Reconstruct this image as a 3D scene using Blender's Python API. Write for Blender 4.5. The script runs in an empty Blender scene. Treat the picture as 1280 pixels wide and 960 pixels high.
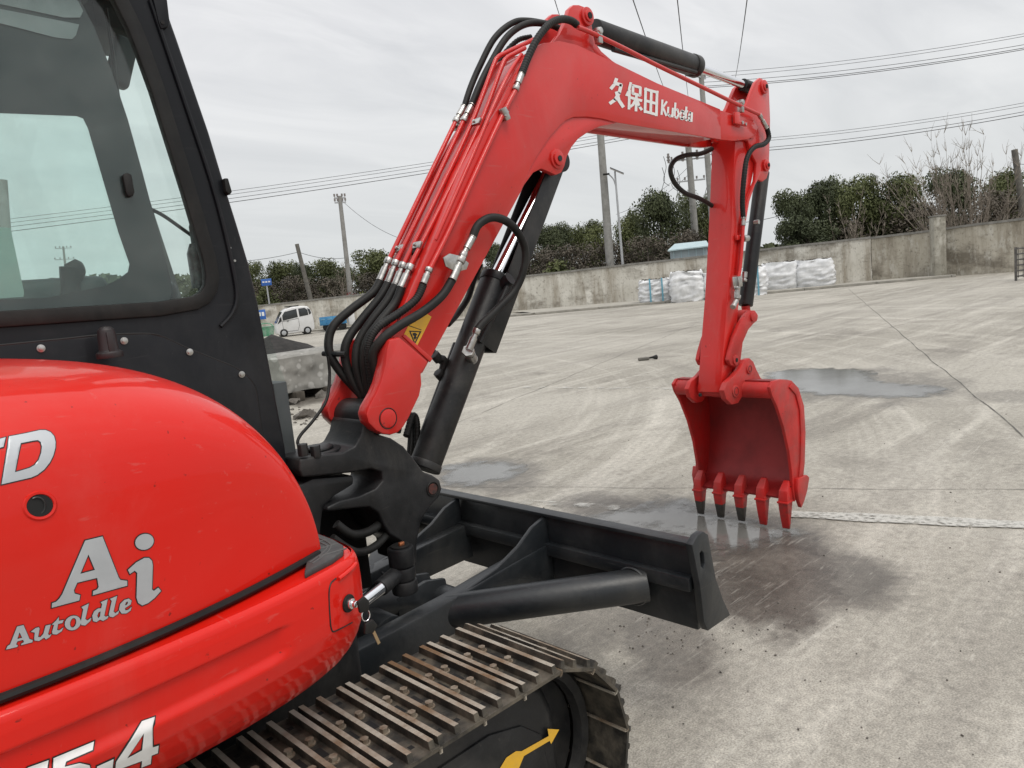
import bpy, bmesh, math, random
from mathutils import Vector, Matrix, noise
from mathutils.bvhtree import BVHTree
from mathutils.geometry import delaunay_2d_cdt
random.seed(7)
S = bpy.context.scene
COL = S.collection
# ------------------------------------------------------------------ camera
CAM = Vector((-0.77397, -2.28785, 1.60883))
YAW, PITCH, ROLL, FPX = math.radians(46.3833), math.radians(7.5475), math.radians(5.6037), 956.136
fw = Vector((math.cos(YAW)*math.cos(PITCH), math.sin(YAW)*math.cos(PITCH), -math.sin(PITCH)))
r0 = Vector((math.sin(YAW), -math.cos(YAW), 0)); u0 = r0.cross(fw)
RT = math.cos(ROLL)*r0 - math.sin(ROLL)*u0
UP = math.sin(ROLL)*r0 + math.cos(ROLL)*u0
cd = bpy.data.cameras.new('camera'); cam = bpy.data.objects.new('camera', cd); COL.objects.link(cam)
m = Matrix((RT, UP, -fw)).transposed().to_4x4(); m.translation = CAM
cam.matrix_world = m
cd.sensor_fit = 'HORIZONTAL'; cd.sensor_width = 36; cd.lens = FPX/1280*36; cd.clip_end = 2000; cd.clip_start = .02
S.camera = cam
# ------------------------------------------------------------------ world, sun, exposure
SUN_EL, SUN_AZ = math.radians(60), math.radians(-100)     # azimuth measured from +X towards +Y
W = bpy.data.worlds.new('World'); S.world = W; W.use_nodes = True
nt = W.node_tree; nt.nodes.clear()
def wn(t, **k):
    n = nt.nodes.new(t)
    for a, b in k.items(): setattr(n, a, b)
    return n
out = wn('ShaderNodeOutputWorld'); bg = wn('ShaderNodeBackground'); bg.inputs[1].default_value = .1
sky = wn('ShaderNodeTexSky', sky_type='NISHITA', sun_disc=False, sun_elevation=SUN_EL, sun_rotation=math.radians(90)-SUN_AZ)
sky.dust_density = 4; sky.air_density = 1.2
tc = wn('ShaderNodeTexCoord'); sep = wn('ShaderNodeSeparateXYZ'); nt.links.new(tc.outputs['Generated'], sep.inputs[0])
zc = wn('ShaderNodeMath', operation='MAXIMUM'); zc.inputs[1].default_value = 0; nt.links.new(sep.outputs[2], zc.inputs[0])
za = wn('ShaderNodeMath', operation='ADD'); za.inputs[1].default_value = .16; nt.links.new(zc.outputs[0], za.inputs[0])
dv = wn('ShaderNodeVectorMath', operation='DIVIDE'); cmb = wn('ShaderNodeCombineXYZ')
for i in range(3): nt.links.new(za.outputs[0], cmb.inputs[i])
nt.links.new(tc.outputs['Generated'], dv.inputs[0]); nt.links.new(cmb.outputs[0], dv.inputs[1])
mp = wn('ShaderNodeMapping'); mp.inputs['Rotation'].default_value = (0, 0, .6); mp.inputs['Scale'].default_value = (.8, 2.2, 0)
nt.links.new(dv.outputs[0], mp.inputs[0])
no = wn('ShaderNodeTexNoise'); no.inputs['Scale'].default_value = 1.3; no.inputs['Detail'].default_value = 7; no.inputs['Roughness'].default_value = .55; no.inputs['Distortion'].default_value = .6
nt.links.new(mp.outputs[0], no.inputs['Vector'])
cr = wn('ShaderNodeValToRGB'); cr.color_ramp.elements[0].position = .33; cr.color_ramp.elements[1].position = .7
cr.color_ramp.elements[0].color = (7.1, 7.2, 7.45, 1); cr.color_ramp.elements[1].color = (9.5, 9.5, 9.6, 1)
nt.links.new(no.outputs['Fac'], cr.inputs[0])
hz = wn('ShaderNodeMix', data_type='RGBA')       # a little greyer-green down at the horizon, brighter cloud overhead
hf = wn('ShaderNodeMapRange'); hf.inputs[1].default_value = 0; hf.inputs[2].default_value = .32
nt.links.new(sep.outputs[2], hf.inputs[0]); nt.links.new(hf.outputs[0], hz.inputs[0])
hz.inputs[6].default_value = (7.1, 7.35, 7.4, 1); nt.links.new(cr.outputs[0], hz.inputs[7])
zr = wn('ShaderNodeMapRange'); zr.inputs[1].default_value = .35; zr.inputs[2].default_value = 1; zr.inputs[3].default_value = 1; zr.inputs[4].default_value = 1.75
nt.links.new(sep.outputs[2], zr.inputs[0])
sc = wn('ShaderNodeVectorMath', operation='SCALE'); nt.links.new(hz.outputs[2], sc.inputs[0]); nt.links.new(zr.outputs[0], sc.inputs['Scale'])
mx = wn('ShaderNodeMix', data_type='RGBA'); mx.inputs[0].default_value = .96
nt.links.new(sky.outputs[0], mx.inputs[6]); nt.links.new(sc.outputs[0], mx.inputs[7])
nt.links.new(mx.outputs[2], bg.inputs[0]); nt.links.new(bg.outputs[0], out.inputs[0])
sl = bpy.data.lights.new('sun', 'SUN'); sl.energy = 1.4; sl.angle = math.radians(28); sl.color = (1, .95, .87)
so = bpy.data.objects.new('sun', sl); COL.objects.link(so)
sd = Vector((math.cos(SUN_AZ)*math.cos(SUN_EL), math.sin(SUN_AZ)*math.cos(SUN_EL), math.sin(SUN_EL)))
so.rotation_euler = sd.to_track_quat('Z', 'Y').to_euler()
S.view_settings.view_transform = 'Standard'; S.view_settings.look = 'None'; S.view_settings.exposure = 0; S.view_settings.gamma = 1

# ------------------------------------------------------------------ measuring helpers (photo reading -> metres)
def ray(x, y): return fw + RT*((x-640)/FPX) - UP*((y-480)/FPX)
def _on(ax, v, x, y):
    d = ray(x, y); return CAM + d*((v-CAM[ax])/d[ax])
def xp(x, y, X): return _on(0, X, x, y)
def yp(x, y, Y): return _on(1, Y, x, y)
def zp(x, y, Z=0.): return _on(2, Z, x, y)
def hp(x, y, dist):                       # point on the ray at a horizontal distance
    d = ray(x, y); return CAM + d*(dist/math.hypot(d.x, d.y))
def pxz(pts, Y): return [(p.x, p.z) for p in (yp(x, y, Y) for x, y in pts)]

# ------------------------------------------------------------------ materials
def grime(M, dust, amt, scratch=.0, speck=.0, scale=1.):
    """thin uneven dust film, fine scratches and small dark specks on top of a paint"""
    t = M.node_tree; b = t.nodes['Principled BSDF']; c = t.nodes.new('ShaderNodeTexCoord')
    src = b.inputs['Base Color'].links[0].from_socket
    def layer(sc, det, rgh, lo, hi, k, colr, dist=0.):
        nonlocal src
        q = t.nodes.new('ShaderNodeMapping'); q.inputs['Scale'].default_value = sc; q.inputs['Rotation'].default_value = (.5, .3, .7) if scratch and colr is None else (0, 0, 0); t.links.new(c.outputs['Object'], q.inputs[0])
        n = t.nodes.new('ShaderNodeTexNoise'); n.inputs['Scale'].default_value = 1; n.inputs['Detail'].default_value = det; n.inputs['Roughness'].default_value = rgh; n.inputs['Distortion'].default_value = dist; t.links.new(q.outputs[0], n.inputs['Vector'])
        r = t.nodes.new('ShaderNodeMapRange'); r.inputs[1].default_value = lo; r.inputs[2].default_value = hi; r.inputs[4].default_value = k; t.links.new(n.outputs['Fac'], r.inputs[0])
        x = t.nodes.new('ShaderNodeMix'); x.data_type = 'RGBA'; t.links.new(r.outputs[0], x.inputs[0]); t.links.new(src, x.inputs[6]); x.inputs[7].default_value = (*(colr or dust), 1); src = x.outputs[2]
    layer((3*scale, 3*scale, 2*scale), 12, .7, .48, .72, amt, dust, .5)
    if scratch: layer((4, 90, 60), 3, .6, .66, .74, scratch, None); layer((70, 5, 40), 3, .6, .68, .75, scratch, None)
    if speck: layer((55, 55, 55), 2, .5, .72, .76, speck, (.012, .008, .006))
    t.links.new(src, b.inputs['Base Color'])
def mat(name, base, rough=.5, metal=0., var=None, vscale=3., vdet=6., lo=.35, hi=.65, bump=0., bscale=30., coat=0., rvar=0., objrand=0., spec=.5):
    M = bpy.data.materials.new(name); M.use_nodes = True; t = M.node_tree; b = t.nodes['Principled BSDF']
    b.inputs['Roughness'].default_value = rough; b.inputs['Metallic'].default_value = metal
    b.inputs['Coat Weight'].default_value = coat; b.inputs['Coat Roughness'].default_value = .07
    b.inputs['Specular IOR Level'].default_value = spec
    b.inputs['Base Color'].default_value = (*base, 1)
    c = t.nodes.new('ShaderNodeTexCoord'); vec = c.outputs['Object']
    if objrand:
        oi = t.nodes.new('ShaderNodeObjectInfo'); ml = t.nodes.new('ShaderNodeMath'); ml.operation = 'MULTIPLY'; ml.inputs[1].default_value = 50
        t.links.new(oi.outputs['Random'], ml.inputs[0])
        ad = t.nodes.new('ShaderNodeVectorMath'); t.links.new(vec, ad.inputs[0]); t.links.new(ml.outputs[0], ad.inputs[1]); vec = ad.outputs[0]
    if var is not None:
        n = t.nodes.new('ShaderNodeTexNoise'); n.inputs['Scale'].default_value = vscale; n.inputs['Detail'].default_value = vdet; n.inputs['Roughness'].default_value = .6
        t.links.new(vec, n.inputs['Vector'])
        r = t.nodes.new('ShaderNodeValToRGB'); r.color_ramp.elements[0].position = lo; r.color_ramp.elements[1].position = hi
        r.color_ramp.elements[0].color = (*base, 1); r.color_ramp.elements[1].color = (*var, 1)
        t.links.new(n.outputs['Fac'], r.inputs[0]); t.links.new(r.outputs[0], b.inputs['Base Color'])
        if rvar:
            mr = t.nodes.new('ShaderNodeMapRange'); mr.inputs[1].default_value = lo; mr.inputs[2].default_value = hi
            mr.inputs[3].default_value = rough; mr.inputs[4].default_value = min(1, rough+rvar)
            t.links.new(n.outputs['Fac'], mr.inputs[0]); t.links.new(mr.outputs[0], b.inputs['Roughness'])
    if bump:
        n2 = t.nodes.new('ShaderNodeTexNoise'); n2.inputs['Scale'].default_value = bscale; n2.inputs['Detail'].default_value = 4
        t.links.new(vec, n2.inputs['Vector'])
        bp = t.nodes.new('ShaderNodeBump'); bp.inputs['Strength'].default_value = bump; bp.inputs['Distance'].default_value = .01
        t.links.new(n2.outputs['Fac'], bp.inputs['Height']); t.links.new(bp.outputs[0], b.inputs['Normal'])
    return M
RED = mat('red_paint', (.64, .0105, .0045), .45, var=(.585, .016, .008), spec=.12, vscale=2.5, lo=.4, hi=.75, coat=.5, rvar=.12, bump=.03, bscale=60)
REDB = mat('red_boom_paint', (.58, .014, .010), .38, spec=.3, var=(.48, .022, .018), vscale=3, lo=.4, hi=.75, coat=.55, rvar=.15, bump=.03, bscale=70)
REDU = mat('red_bucket_paint', (.50, .014, .012), .42, var=(.34, .02, .017), vscale=7, lo=.42, hi=.75, rvar=.2, bump=.1, bscale=40)
grime(RED, (.42, .22, .19), .10, .16, .6); grime(REDB, (.36, .17, .15), .16, .2, .5); grime(REDU, (.16, .10, .085), .45, .35, .7)
BLK = mat('black_paint', (.008, .0085, .0095), .42, spec=.35, var=(.03, .03, .031), vscale=6, lo=.45, hi=.8, rvar=.2, bump=.06, bscale=80)
CABB = mat('cab_black_paint', (.0045, .0055, .0075), .40, spec=.25, var=(.011, .012, .015), vscale=2, lo=.4, hi=.75, coat=.1, rvar=.15, bump=.02, bscale=90)
BLADE = mat('blade_black_paint', (.012, .0145, .017), .38, var=(.034, .037, .04), vscale=5, lo=.45, hi=.8, rvar=.25, bump=.08, bscale=50)
RUB = mat('rubber', (.007, .007, .007), .55, spec=.3, var=(.013, .013, .012), vscale=12, bump=.05, bscale=120)
REDI = mat('bucket_shaded_red_paint', (.30, .010, .010), .5, var=(.16, .012, .012), vscale=5, lo=.4, hi=.75, rvar=.15, bump=.1, bscale=40)  # darker red: shade of the bucket's hollow put into the colour
VOID = mat('gap_shade_black', (.005, .005, .005), .7, spec=.2, var=(.012, .011, .010), vscale=8)  # near black paints the shade in the gaps round the swing bracket
GUN = mat('gunmetal_interior', (.05, .058, .06), .6, var=(.075, .085, .088), vscale=5)
grime(BLK, (.075, .07, .062), .55, .35, 0); grime(BLADE, (.06, .058, .052), .45, .4, 0); grime(CABB, (.05, .05, .05), .3, .25, 0); grime(RUB, (.06, .056, .05), .35)
CHR = mat('chrome', (.75, .76, .78), .12, 1.)
ZINC = mat('zinc_fitting', (.55, .54, .52), .33, 1., var=(.36, .35, .33), vscale=40)
TRK = mat('track_steel', (.030, .028, .024), .6, .3, var=(.17, .145, .11), vscale=12, lo=.42, hi=.74, bump=.3, bscale=60, objrand=1)
GRO = mat('grouser_worn_steel', (.40, .365, .305), .5, .25, var=(.17, .10, .05), vscale=4.5, lo=.42, hi=.62, bump=.3, bscale=70, objrand=1)
BOLT = mat('rusty_bolt', (.29, .25, .195), .5, .3, var=(.15, .105, .07), vscale=40, objrand=1)
DARK = mat('hole_dark', (.006, .006, .006), .8)
SILV = mat('silver_decal', (.46, .48, .50), .38, .3, var=(.40, .42, .44), vscale=14)
WHT = mat('white_decal', (.78, .78, .77), .45, var=(.7, .7, .69), vscale=30)
INK = mat('black_decal', (.008, .008, .008), .5)
YEL = mat('yellow_decal', (.75, .42, .02), .5, var=(.66, .38, .04), vscale=25)
MATT = mat('step_mat_rubber', (.035, .037, .038), .6, var=(.06, .062, .06), vscale=20)
def glass(name, tint, gl=.08, rough=.02):
    M = bpy.data.materials.new(name); M.use_nodes = True; t = M.node_tree; t.nodes.clear()
    o = t.nodes.new('ShaderNodeOutputMaterial'); tr = t.nodes.new('ShaderNodeBsdfTransparent'); g = t.nodes.new('ShaderNodeBsdfGlossy')
    df = t.nodes.new('ShaderNodeBsdfDiffuse'); df.inputs[0].default_value = (.5, .55, .53, 1)
    tr.inputs[0].default_value = (*tint, 1); g.inputs['Roughness'].default_value = rough
    x = t.nodes.new('ShaderNodeMixShader'); x2 = t.nodes.new('ShaderNodeMixShader')
    n = t.nodes.new('ShaderNodeTexNoise'); n.inputs['Scale'].default_value = 6; n.inputs['Detail'].default_value = 8
    c = t.nodes.new('ShaderNodeTexCoord'); t.links.new(c.outputs['Object'], n.inputs['Vector'])
    mr = t.nodes.new('ShaderNodeMapRange'); mr.inputs[1].default_value = .4; mr.inputs[2].default_value = .75; mr.inputs[3].default_value = .0; mr.inputs[4].default_value = .05
    t.links.new(n.outputs['Fac'], mr.inputs[0]); t.links.new(mr.outputs[0], x2.inputs[0])
    x.inputs[0].default_value = gl
    t.links.new(tr.outputs[0], x2.inputs[1]); t.links.new(df.outputs[0], x2.inputs[2])
    t.links.new(x2.outputs[0], x.inputs[1]); t.links.new(g.outputs[0], x.inputs[2]); t.links.new(x.outputs[0], o.inputs[0])
    return M
GLS = glass('tinted_glass', (.925, .972, .957), .035)
FRIT = mat('dusty_dark_glass_border', (.017, .0225, .024), .35, var=(.034, .042, .044), vscale=4, lo=.35, hi=.75, rvar=.3)
STRIP = mat('painted_reflection_grey', (.16, .19, .195), .4, var=(.2, .23, .235), vscale=20)  # grey of the reflection bands painted on the cab pane

# ------------------------------------------------------------------ mesh helpers
def link(name, me, m, parent=None):
    o = bpy.data.objects.new(name, me); COL.objects.link(o)
    if m is not None and not me.materials:
        for q in (m if isinstance(m, (list, tuple)) else [m]): me.materials.append(q)
    if parent: o.parent = parent
    return o
def fin(name, bm, m, parent=None, bevel=0., smooth=True, ang=35, seg=2):
    bmesh.ops.remove_doubles(bm, verts=bm.verts, dist=1e-5)
    bmesh.ops.recalc_face_normals(bm, faces=bm.faces)
    if bevel:
        es = [e for e in bm.edges if len(e.link_faces) == 2 and e.calc_face_angle(0) > math.radians(28)]
        try: bmesh.ops.bevel(bm, geom=es, offset=bevel, segments=seg, profile=.5, affect='EDGES', clamp_overlap=True)
        except Exception: pass
    me = bpy.data.meshes.new(name); bm.to_mesh(me); bm.free()
    if smooth:
        me.polygons.foreach_set('use_smooth', [True]*len(me.polygons))
        try: me.set_sharp_from_angle(angle=math.radians(ang))
        except Exception: pass
    return link(name, me, m, parent)
def B(): return bmesh.new()
def box(bm, c, s, rot=None, taper=1.):
    R_ = rot if rot is not None else Matrix.Identity(3)
    c = Vector(c); vs = []
    for z in (-.5, .5):
        k = taper if z > 0 else 1
        for x, y in ((-.5, -.5), (.5, -.5), (.5, .5), (-.5, .5)):
            vs.append(bm.verts.new(c + R_ @ Vector((x*s[0]*k, y*s[1]*k, z*s[2]))))
    fs = [bm.faces.new([vs[i] for i in f]) for f in ((3, 2, 1, 0), (4, 5, 6, 7), (0, 1, 5, 4), (1, 2, 6, 5), (2, 3, 7, 6), (3, 0, 4, 7))]
    return fs
def smooth_path(pts, n=6):
    P = [Vector(p) for p in pts]
    if len(P) < 3: return P
    o = []
    for i in range(len(P)-1):
        a, b, c, d = P[max(i-1, 0)], P[i], P[i+1], P[min(i+2, len(P)-1)]
        for k in range(n):
            t = k/n
            o.append(.5*((2*b)+(c-a)*t+(2*a-5*b+4*c-d)*t*t+(3*b-a-3*c+d)*t**3))
    o.append(P[-1]); return o
def tube(bm, pts, r, n=12, caps=True):
    P = [Vector(p) for p in pts]; rings = []
    rr = r if isinstance(r, (list, tuple)) else [r]*len(P)
    t0 = (P[1]-P[0]).normalized(); a = t0.orthogonal().normalized()
    for i, p in enumerate(P):
        t = (P[min(i+1, len(P)-1)]-P[max(i-1, 0)])
        t = t.normalized() if t.length > 1e-9 else t0
        a = (a - t*a.dot(t)); a = a.normalized() if a.length > 1e-6 else t.orthogonal().normalized()
        b = t.cross(a)
        rings.append([bm.verts.new(p + (a*math.cos(2*math.pi*k/n)+b*math.sin(2*math.pi*k/n))*rr[i]) for k in range(n)])
    for i in range(len(P)-1):
        for k in range(n): bm.faces.new((rings[i][k], rings[i][(k+1) % n], rings[i+1][(k+1) % n], rings[i+1][k]))
    if caps and n > 2: bm.faces.new(rings[0][::-1]); bm.faces.new(rings[-1])
def cyl(bm, a, b, r, n=24): tube(bm, [a, b], r, n)
def cdt(outer, holes=(), grid=0.):
    vs, es = [], []
    for lp in [outer, *holes]:
        s = len(vs); vs += [Vector((p[0], p[1])) for p in lp]
        es += [(s+i, s+(i+1) % len(lp)) for i in range(len(lp))]
    if grid:
        x0 = min(v.x for v in vs); x1 = max(v.x for v in vs); y0 = min(v.y for v in vs); y1 = max(v.y for v in vs)
        x = x0+grid/2
        while x < x1:
            y = y0+grid/2
            while y < y1: vs.append(Vector((x, y))); y += grid
            x += grid
    v, e, f, *_ = delaunay_2d_cdt(vs, es, [], 1, 1e-6)
    def inside(p, lp):
        c = False; n = len(lp)
        for i in range(n):
            a, b = lp[i], lp[(i+1) % n]
            if (a[1] > p[1]) != (b[1] > p[1]) and p[0] < (b[0]-a[0])*(p[1]-a[1])/(b[1]-a[1])+a[0]: c = not c
        return c
    g = []
    for t in f:
        k = (sum(v[i].x for i in t)/len(t), sum(v[i].y for i in t)/len(t))
        if inside(k, outer) and not any(inside(k, h) for h in holes): g.append(t)
    return v, g
def prism(bm, poly, y0, y1, holes=()):
    """poly in (x, z), extruded along Y"""
    v, f = cdt(poly, holes)
    A = [bm.verts.new((p.x, y0, p.y)) for p in v]; Bv = [bm.verts.new((p.x, y1, p.y)) for p in v]
    cnt = {}
    for t in f:
        bm.faces.new([A[i] for i in t]); bm.faces.new([Bv[i] for i in reversed(t)])
        for i in range(len(t)):
            a, b = t[i], t[(i+1) % len(t)]
            k = (min(a, b), max(a, b)); cnt[k] = None if k in cnt else (a, b)
    for k, e in cnt.items():
        if e: bm.faces.new((A[e[1]], A[e[0]], Bv[e[0]], Bv[e[1]]))
def dissolve(bm):
    bmesh.ops.delete(bm, geom=[v for v in bm.verts if not v.link_faces], context='VERTS')
    bmesh.ops.dissolve_limit(bm, angle_limit=.01, verts=bm.verts, edges=bm.edges)
def inset(poly, d):
    """offset a closed 2d loop; d > 0 grows a counter-clockwise loop"""
    n = len(poly); ar = sum(poly[i][0]*poly[(i+1) % n][1]-poly[(i+1) % n][0]*poly[i][1] for i in range(n))
    s = 1 if ar > 0 else -1; o = []
    for i in range(n):
        a, b, c = Vector(poly[i-1][:2]), Vector(poly[i][:2]), Vector(poly[(i+1) % n][:2])
        e1 = (b-a).normalized(); e2 = (c-b).normalized()
        n1 = Vector((e1.y, -e1.x)); n2 = Vector((e2.y, -e2.x)); mm = n1+n2
        if mm.length < 1e-6: mm = n1
        mm.normalize(); k = d/max(mm.dot(n1), .45)
        p = b+mm*k*s; o.append((p.x, p.y))
    return o
def disc_y(bm, c, r, y0, y1, n=28): cyl(bm, (c[0], y0, c[1]), (c[0], y1, c[1]), r, n)
def ell(cx, cy, rx, ry, n=20, rot=0.):
    return [(cx+rx*math.cos(t)*math.cos(rot)-ry*math.sin(t)*math.sin(rot), cy+rx*math.cos(t)*math.sin(rot)+ry*math.sin(t)*math.cos(rot)) for t in [2*math.pi*i/n for i in range(n)]]
def thing(name, label, cat, loc=(0, 0, 0), group=None):
    o = bpy.data.objects.new(name, None); COL.objects.link(o); o.location = loc; o.empty_display_size = .2
    o['label'] = label; o['category'] = cat
    if group: o['group'] = group
    return o
def tag(o, label, cat, group=None):
    o['label'] = label; o['category'] = cat
    if group: o['group'] = group
    return o
def struct(o): o['kind'] = 'structure'; return o

# ================================================================== GROUND
def ground_material():
    M = bpy.data.materials.new('yard_concrete'); M.use_nodes = True; t = M.node_tree; b = t.nodes['Principled BSDF']; L = t.links.new
    def N(k, **a):
        n = t.nodes.new(k)
        for q, v in a.items(): setattr(n, q, v)
        return n
    c = N('ShaderNodeTexCoord').outputs['Object']
    def noi(scale, det=6, rough=.6, dist=0., vec=None):
        n = N('ShaderNodeTexNoise'); n.inputs['Scale'].default_value = scale; n.inputs['Detail'].default_value = det
        n.inputs['Roughness'].default_value = rough; n.inputs['Distortion'].default_value = dist
        L(vec if vec else c, n.inputs['Vector']); return n.outputs['Fac']
    def ramp(f, p0, p1, c0, c1):
        r = N('ShaderNodeValToRGB'); r.color_ramp.elements[0].position = p0; r.color_ramp.elements[1].position = p1
        r.color_ramp.elements[0].color = (*c0, 1); r.color_ramp.elements[1].color = (*c1, 1); L(f, r.inputs[0]); return r.outputs[0]
    def mixc(f, a, b2, mode='MIX', fac=None):
        x = N('ShaderNodeMix', data_type='RGBA', blend_type=mode)
        if f is None: x.inputs[0].default_value = fac
        else: L(f, x.inputs[0])
        for s, v in ((6, a), (7, b2)):
            if isinstance(v, tuple): x.inputs[s].default_value = (*v, 1)
            else: L(v, x.inputs[s])
        return x.outputs[2]
    base = ramp(noi(.35, 8, .62, .4), .3, .7, (.245, .227, .19), (.36, .336, .288))
    # dusty tyre-swept streaks, running across the yard and round in arcs
    def streak(rot, sc, dist, det=5):
        q = N('ShaderNodeMapping'); q.inputs['Rotation'].default_value = (0, 0, rot); q.inputs['Scale'].default_value = sc; L(c, q.inputs[0])
        return noi(1, det, .62, dist, q.outputs[0])
    s1 = streak(math.radians(28), (.22, 2.6, 1), .5); s2 = streak(math.radians(-52), (.16, 1.5, 1), 1.2)
    # arcs: distance from a far centre
    def arcs(cx, cy, sc):
        q = N('ShaderNodeVectorMath', operation='DISTANCE'); L(c, q.inputs[0]); q.inputs[1].default_value = (cx, cy, 0)
        w = N('ShaderNodeMath', operation='MULTIPLY'); w.inputs[1].default_value = sc; L(q.outputs['Value'], w.inputs[0])
        cb = N('ShaderNodeCombineXYZ'); L(w.outputs[0], cb.inputs[0])
        sm = N('ShaderNodeVectorMath', operation='SCALE'); L(c, sm.inputs[0]); sm.inputs['Scale'].default_value = .12
        ad = N('ShaderNodeVectorMath', operation='ADD'); L(cb.outputs[0], ad.inputs[0]); L(sm.outputs[0], ad.inputs[1])
        return noi(1, 6, .65, .2, ad.outputs[0])
    s3 = arcs(1.5, 12, 1.7)
    col = mixc(ramp(s1, .52, .72, (0, 0, 0), (.75, .75, .75)), base, (.52, .49, .43))
    col = mixc(ramp(s3, .53, .70, (0, 0, 0), (.8, .8, .8)), col, (.50, .47, .412))
    col = mixc(ramp(s2, .52, .68, (0, 0, 0), (.75, .75, .75)), col, (.185, .168, .142))
    col = mixc(ramp(s3, .28, .46, (.55, .55, .55), (0, 0, 0)), col, (.20, .183, .156))
    col = mixc(ramp(noi(1.1, 9, .7, .6), .53, .70, (0, 0, 0), (.75, .75, .75)), col, (.15, .134, .112))
    col = mixc(ramp(noi(.17, 3, .5), .42, .62, (0, 0, 0), (.35, .35, .35)), col, (.44, .415, .365))
    # damp stains with their own outlines round the puddles and where mud was tracked
    wetf = None
    edge = noi(1.6, 6, .65, .5)
    for (cx, cy, rx, ry, rot, strg) in WET:
        q = N('ShaderNodeMapping', vector_type='TEXTURE'); q.inputs['Location'].default_value = (cx, cy, 0); q.inputs['Rotation'].default_value = (0, 0, rot); q.inputs['Scale'].default_value = (rx, ry, 1)
        L(c, q.inputs[0]); ln = N('ShaderNodeVectorMath', operation='LENGTH'); L(q.outputs[0], ln.inputs[0])
        e = N('ShaderNodeMath', operation='MULTIPLY_ADD'); e.inputs[1].default_value = 1.6; L(edge, e.inputs[0]); L(ln.outputs['Value'], e.inputs[2])
        mr = N('ShaderNodeMapRange'); mr.inputs[1].default_value = 1.52; mr.inputs[2].default_value = 1.86; mr.inputs[3].default_value = strg; mr.inputs[4].default_value = 0
        L(e.outputs[0], mr.inputs[0])
        if wetf is None: wetf = mr.outputs[0]
        else:
            k = N('ShaderNodeMath', operation='MAXIMUM'); L(wetf, k.inputs[0]); L(mr.outputs[0], k.inputs[1]); wetf = k.outputs[0]
    wetc = mixc(ramp(noi(3, 7, .7, .5), .4, .65, (0, 0, 0), (1, 1, 1)), (.06, .051, .042), (.125, .11, .092))
    col = mixc(wetf, col, wetc)
    # aggregate speckle
    sp = noi(140, 3, .7); col = mixc(ramp(sp, .36, .64, (.72, .72, .72), (.5, .5, .5)), col, col)
    spk = ramp(sp, .3, .7, (.45, .45, .45), (1.55, 1.55, 1.55)); col = mixc(None, col, spk, 'MULTIPLY', .8)
    col = mixc(ramp(noi(5.5, 10, .75, 1.2), .55, .70, (0, 0, 0), (.55, .55, .55)), col, (.15, .136, .115)); col = mixc(ramp(streak(math.radians(-20), (2.2, 26, 1), 1.5, 8), .58, .72, (0, 0, 0), (.5, .5, .5)), col, (.50, .475, .42))
    mid = ramp(noi(22, 6, .7), .3, .7, (.66, .66, .66), (1.32, 1.32, 1.32)); col = mixc(None, col, mid, 'MULTIPLY', .8)
    L(col, b.inputs['Base Color'])
    rr = N('ShaderNodeMapRange'); rr.inputs[3].default_value = .72; rr.inputs[4].default_value = .42; L(wetf, rr.inputs[0]); L(rr.outputs[0], b.inputs['Roughness'])
    b.inputs['Specular IOR Level'].default_value = .45
    bp = N('ShaderNodeBump'); bp.inputs['Strength'].default_value = .35; bp.inputs['Distance'].default_value = .006
    ad = N('ShaderNodeMath', operation='ADD'); L(noi(120, 4, .7), ad.inputs[0]); L(noi(14, 5, .6), ad.inputs[1]); L(ad.outputs[0], bp.inputs['Height']); L(bp.outputs[0], b.inputs['Normal'])
    return M
p1 = zp(1072, 480); p2 = zp(602, 593); p3 = zp(830, 640); p4 = zp(935, 705)
WET = [(p4.x, p4.y, .80, .66, .5, .95), (zp(1010, 720).x, zp(1010, 720).y, .5, .5, 0, .8), (zp(830, 800).x, zp(830, 800).y, .5, .28, .9, .75), (p3.x-.1, p3.y-.1, .5, .95, .1, .8), (p1.x, p1.y, 1.1, 1.5, -.6, .55), (p2.x, p2.y, .55, .75, -.5, .6),
       (zp(1280, 495).x, zp(1280, 495).y, .4, .6, .2, .4), (2.4, .5, .8, .5, 0, .5), (6.0, 9.6, 1.3, 1.8, .5, .85), (zp(760, 780).x, zp(760, 780).y, .35, .3, .3, .5)]
GM = ground_material()
bm = B(); g = 300
vs = [bm.verts.new(p) for p in ((-g, -g, 0), (g, -g, 0), (g, g, 0), (-g, g, 0))]; bm.faces.new(vs)
struct(fin('ground', bm, GM, smooth=False))
# puddles
WATER = mat('puddle_water', (.165, .165, .155), .10, var=(.11, .105, .095), vscale=1.5, bump=.015, bscale=6, spec=.5)
def _puddle_edges(M):
    t = M.node_tree; b = t.nodes['Principled BSDF']; L = t.links.new
    a = t.nodes.new('ShaderNodeAttribute'); a.attribute_name = 'depth'; c = t.nodes.new('ShaderNodeTexCoord')
    n = t.nodes.new('ShaderNodeTexNoise'); n.inputs['Scale'].default_value = 5; n.inputs['Detail'].default_value = 8; n.inputs['Roughness'].default_value = .65; L(c.outputs['Object'], n.inputs['Vector'])
    s_ = t.nodes.new('ShaderNodeMath'); s_.operation = 'SUBTRACT'; s_.inputs[1].default_value = .5; L(n.outputs['Fac'], s_.inputs[0])
    k = t.nodes.new('ShaderNodeMath'); k.operation = 'MULTIPLY_ADD'; k.inputs[1].default_value = .75; L(s_.outputs[0], k.inputs[0]); L(a.outputs['Fac'], k.inputs[2])
    r = t.nodes.new('ShaderNodeMapRange'); r.inputs[1].default_value = -.02; r.inputs[2].default_value = .22; r.interpolation_type = 'SMOOTHSTEP'; L(k.outputs[0], r.inputs[0]); L(r.outputs[0], b.inputs['Alpha'])
_puddle_edges(WATER)
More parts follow.
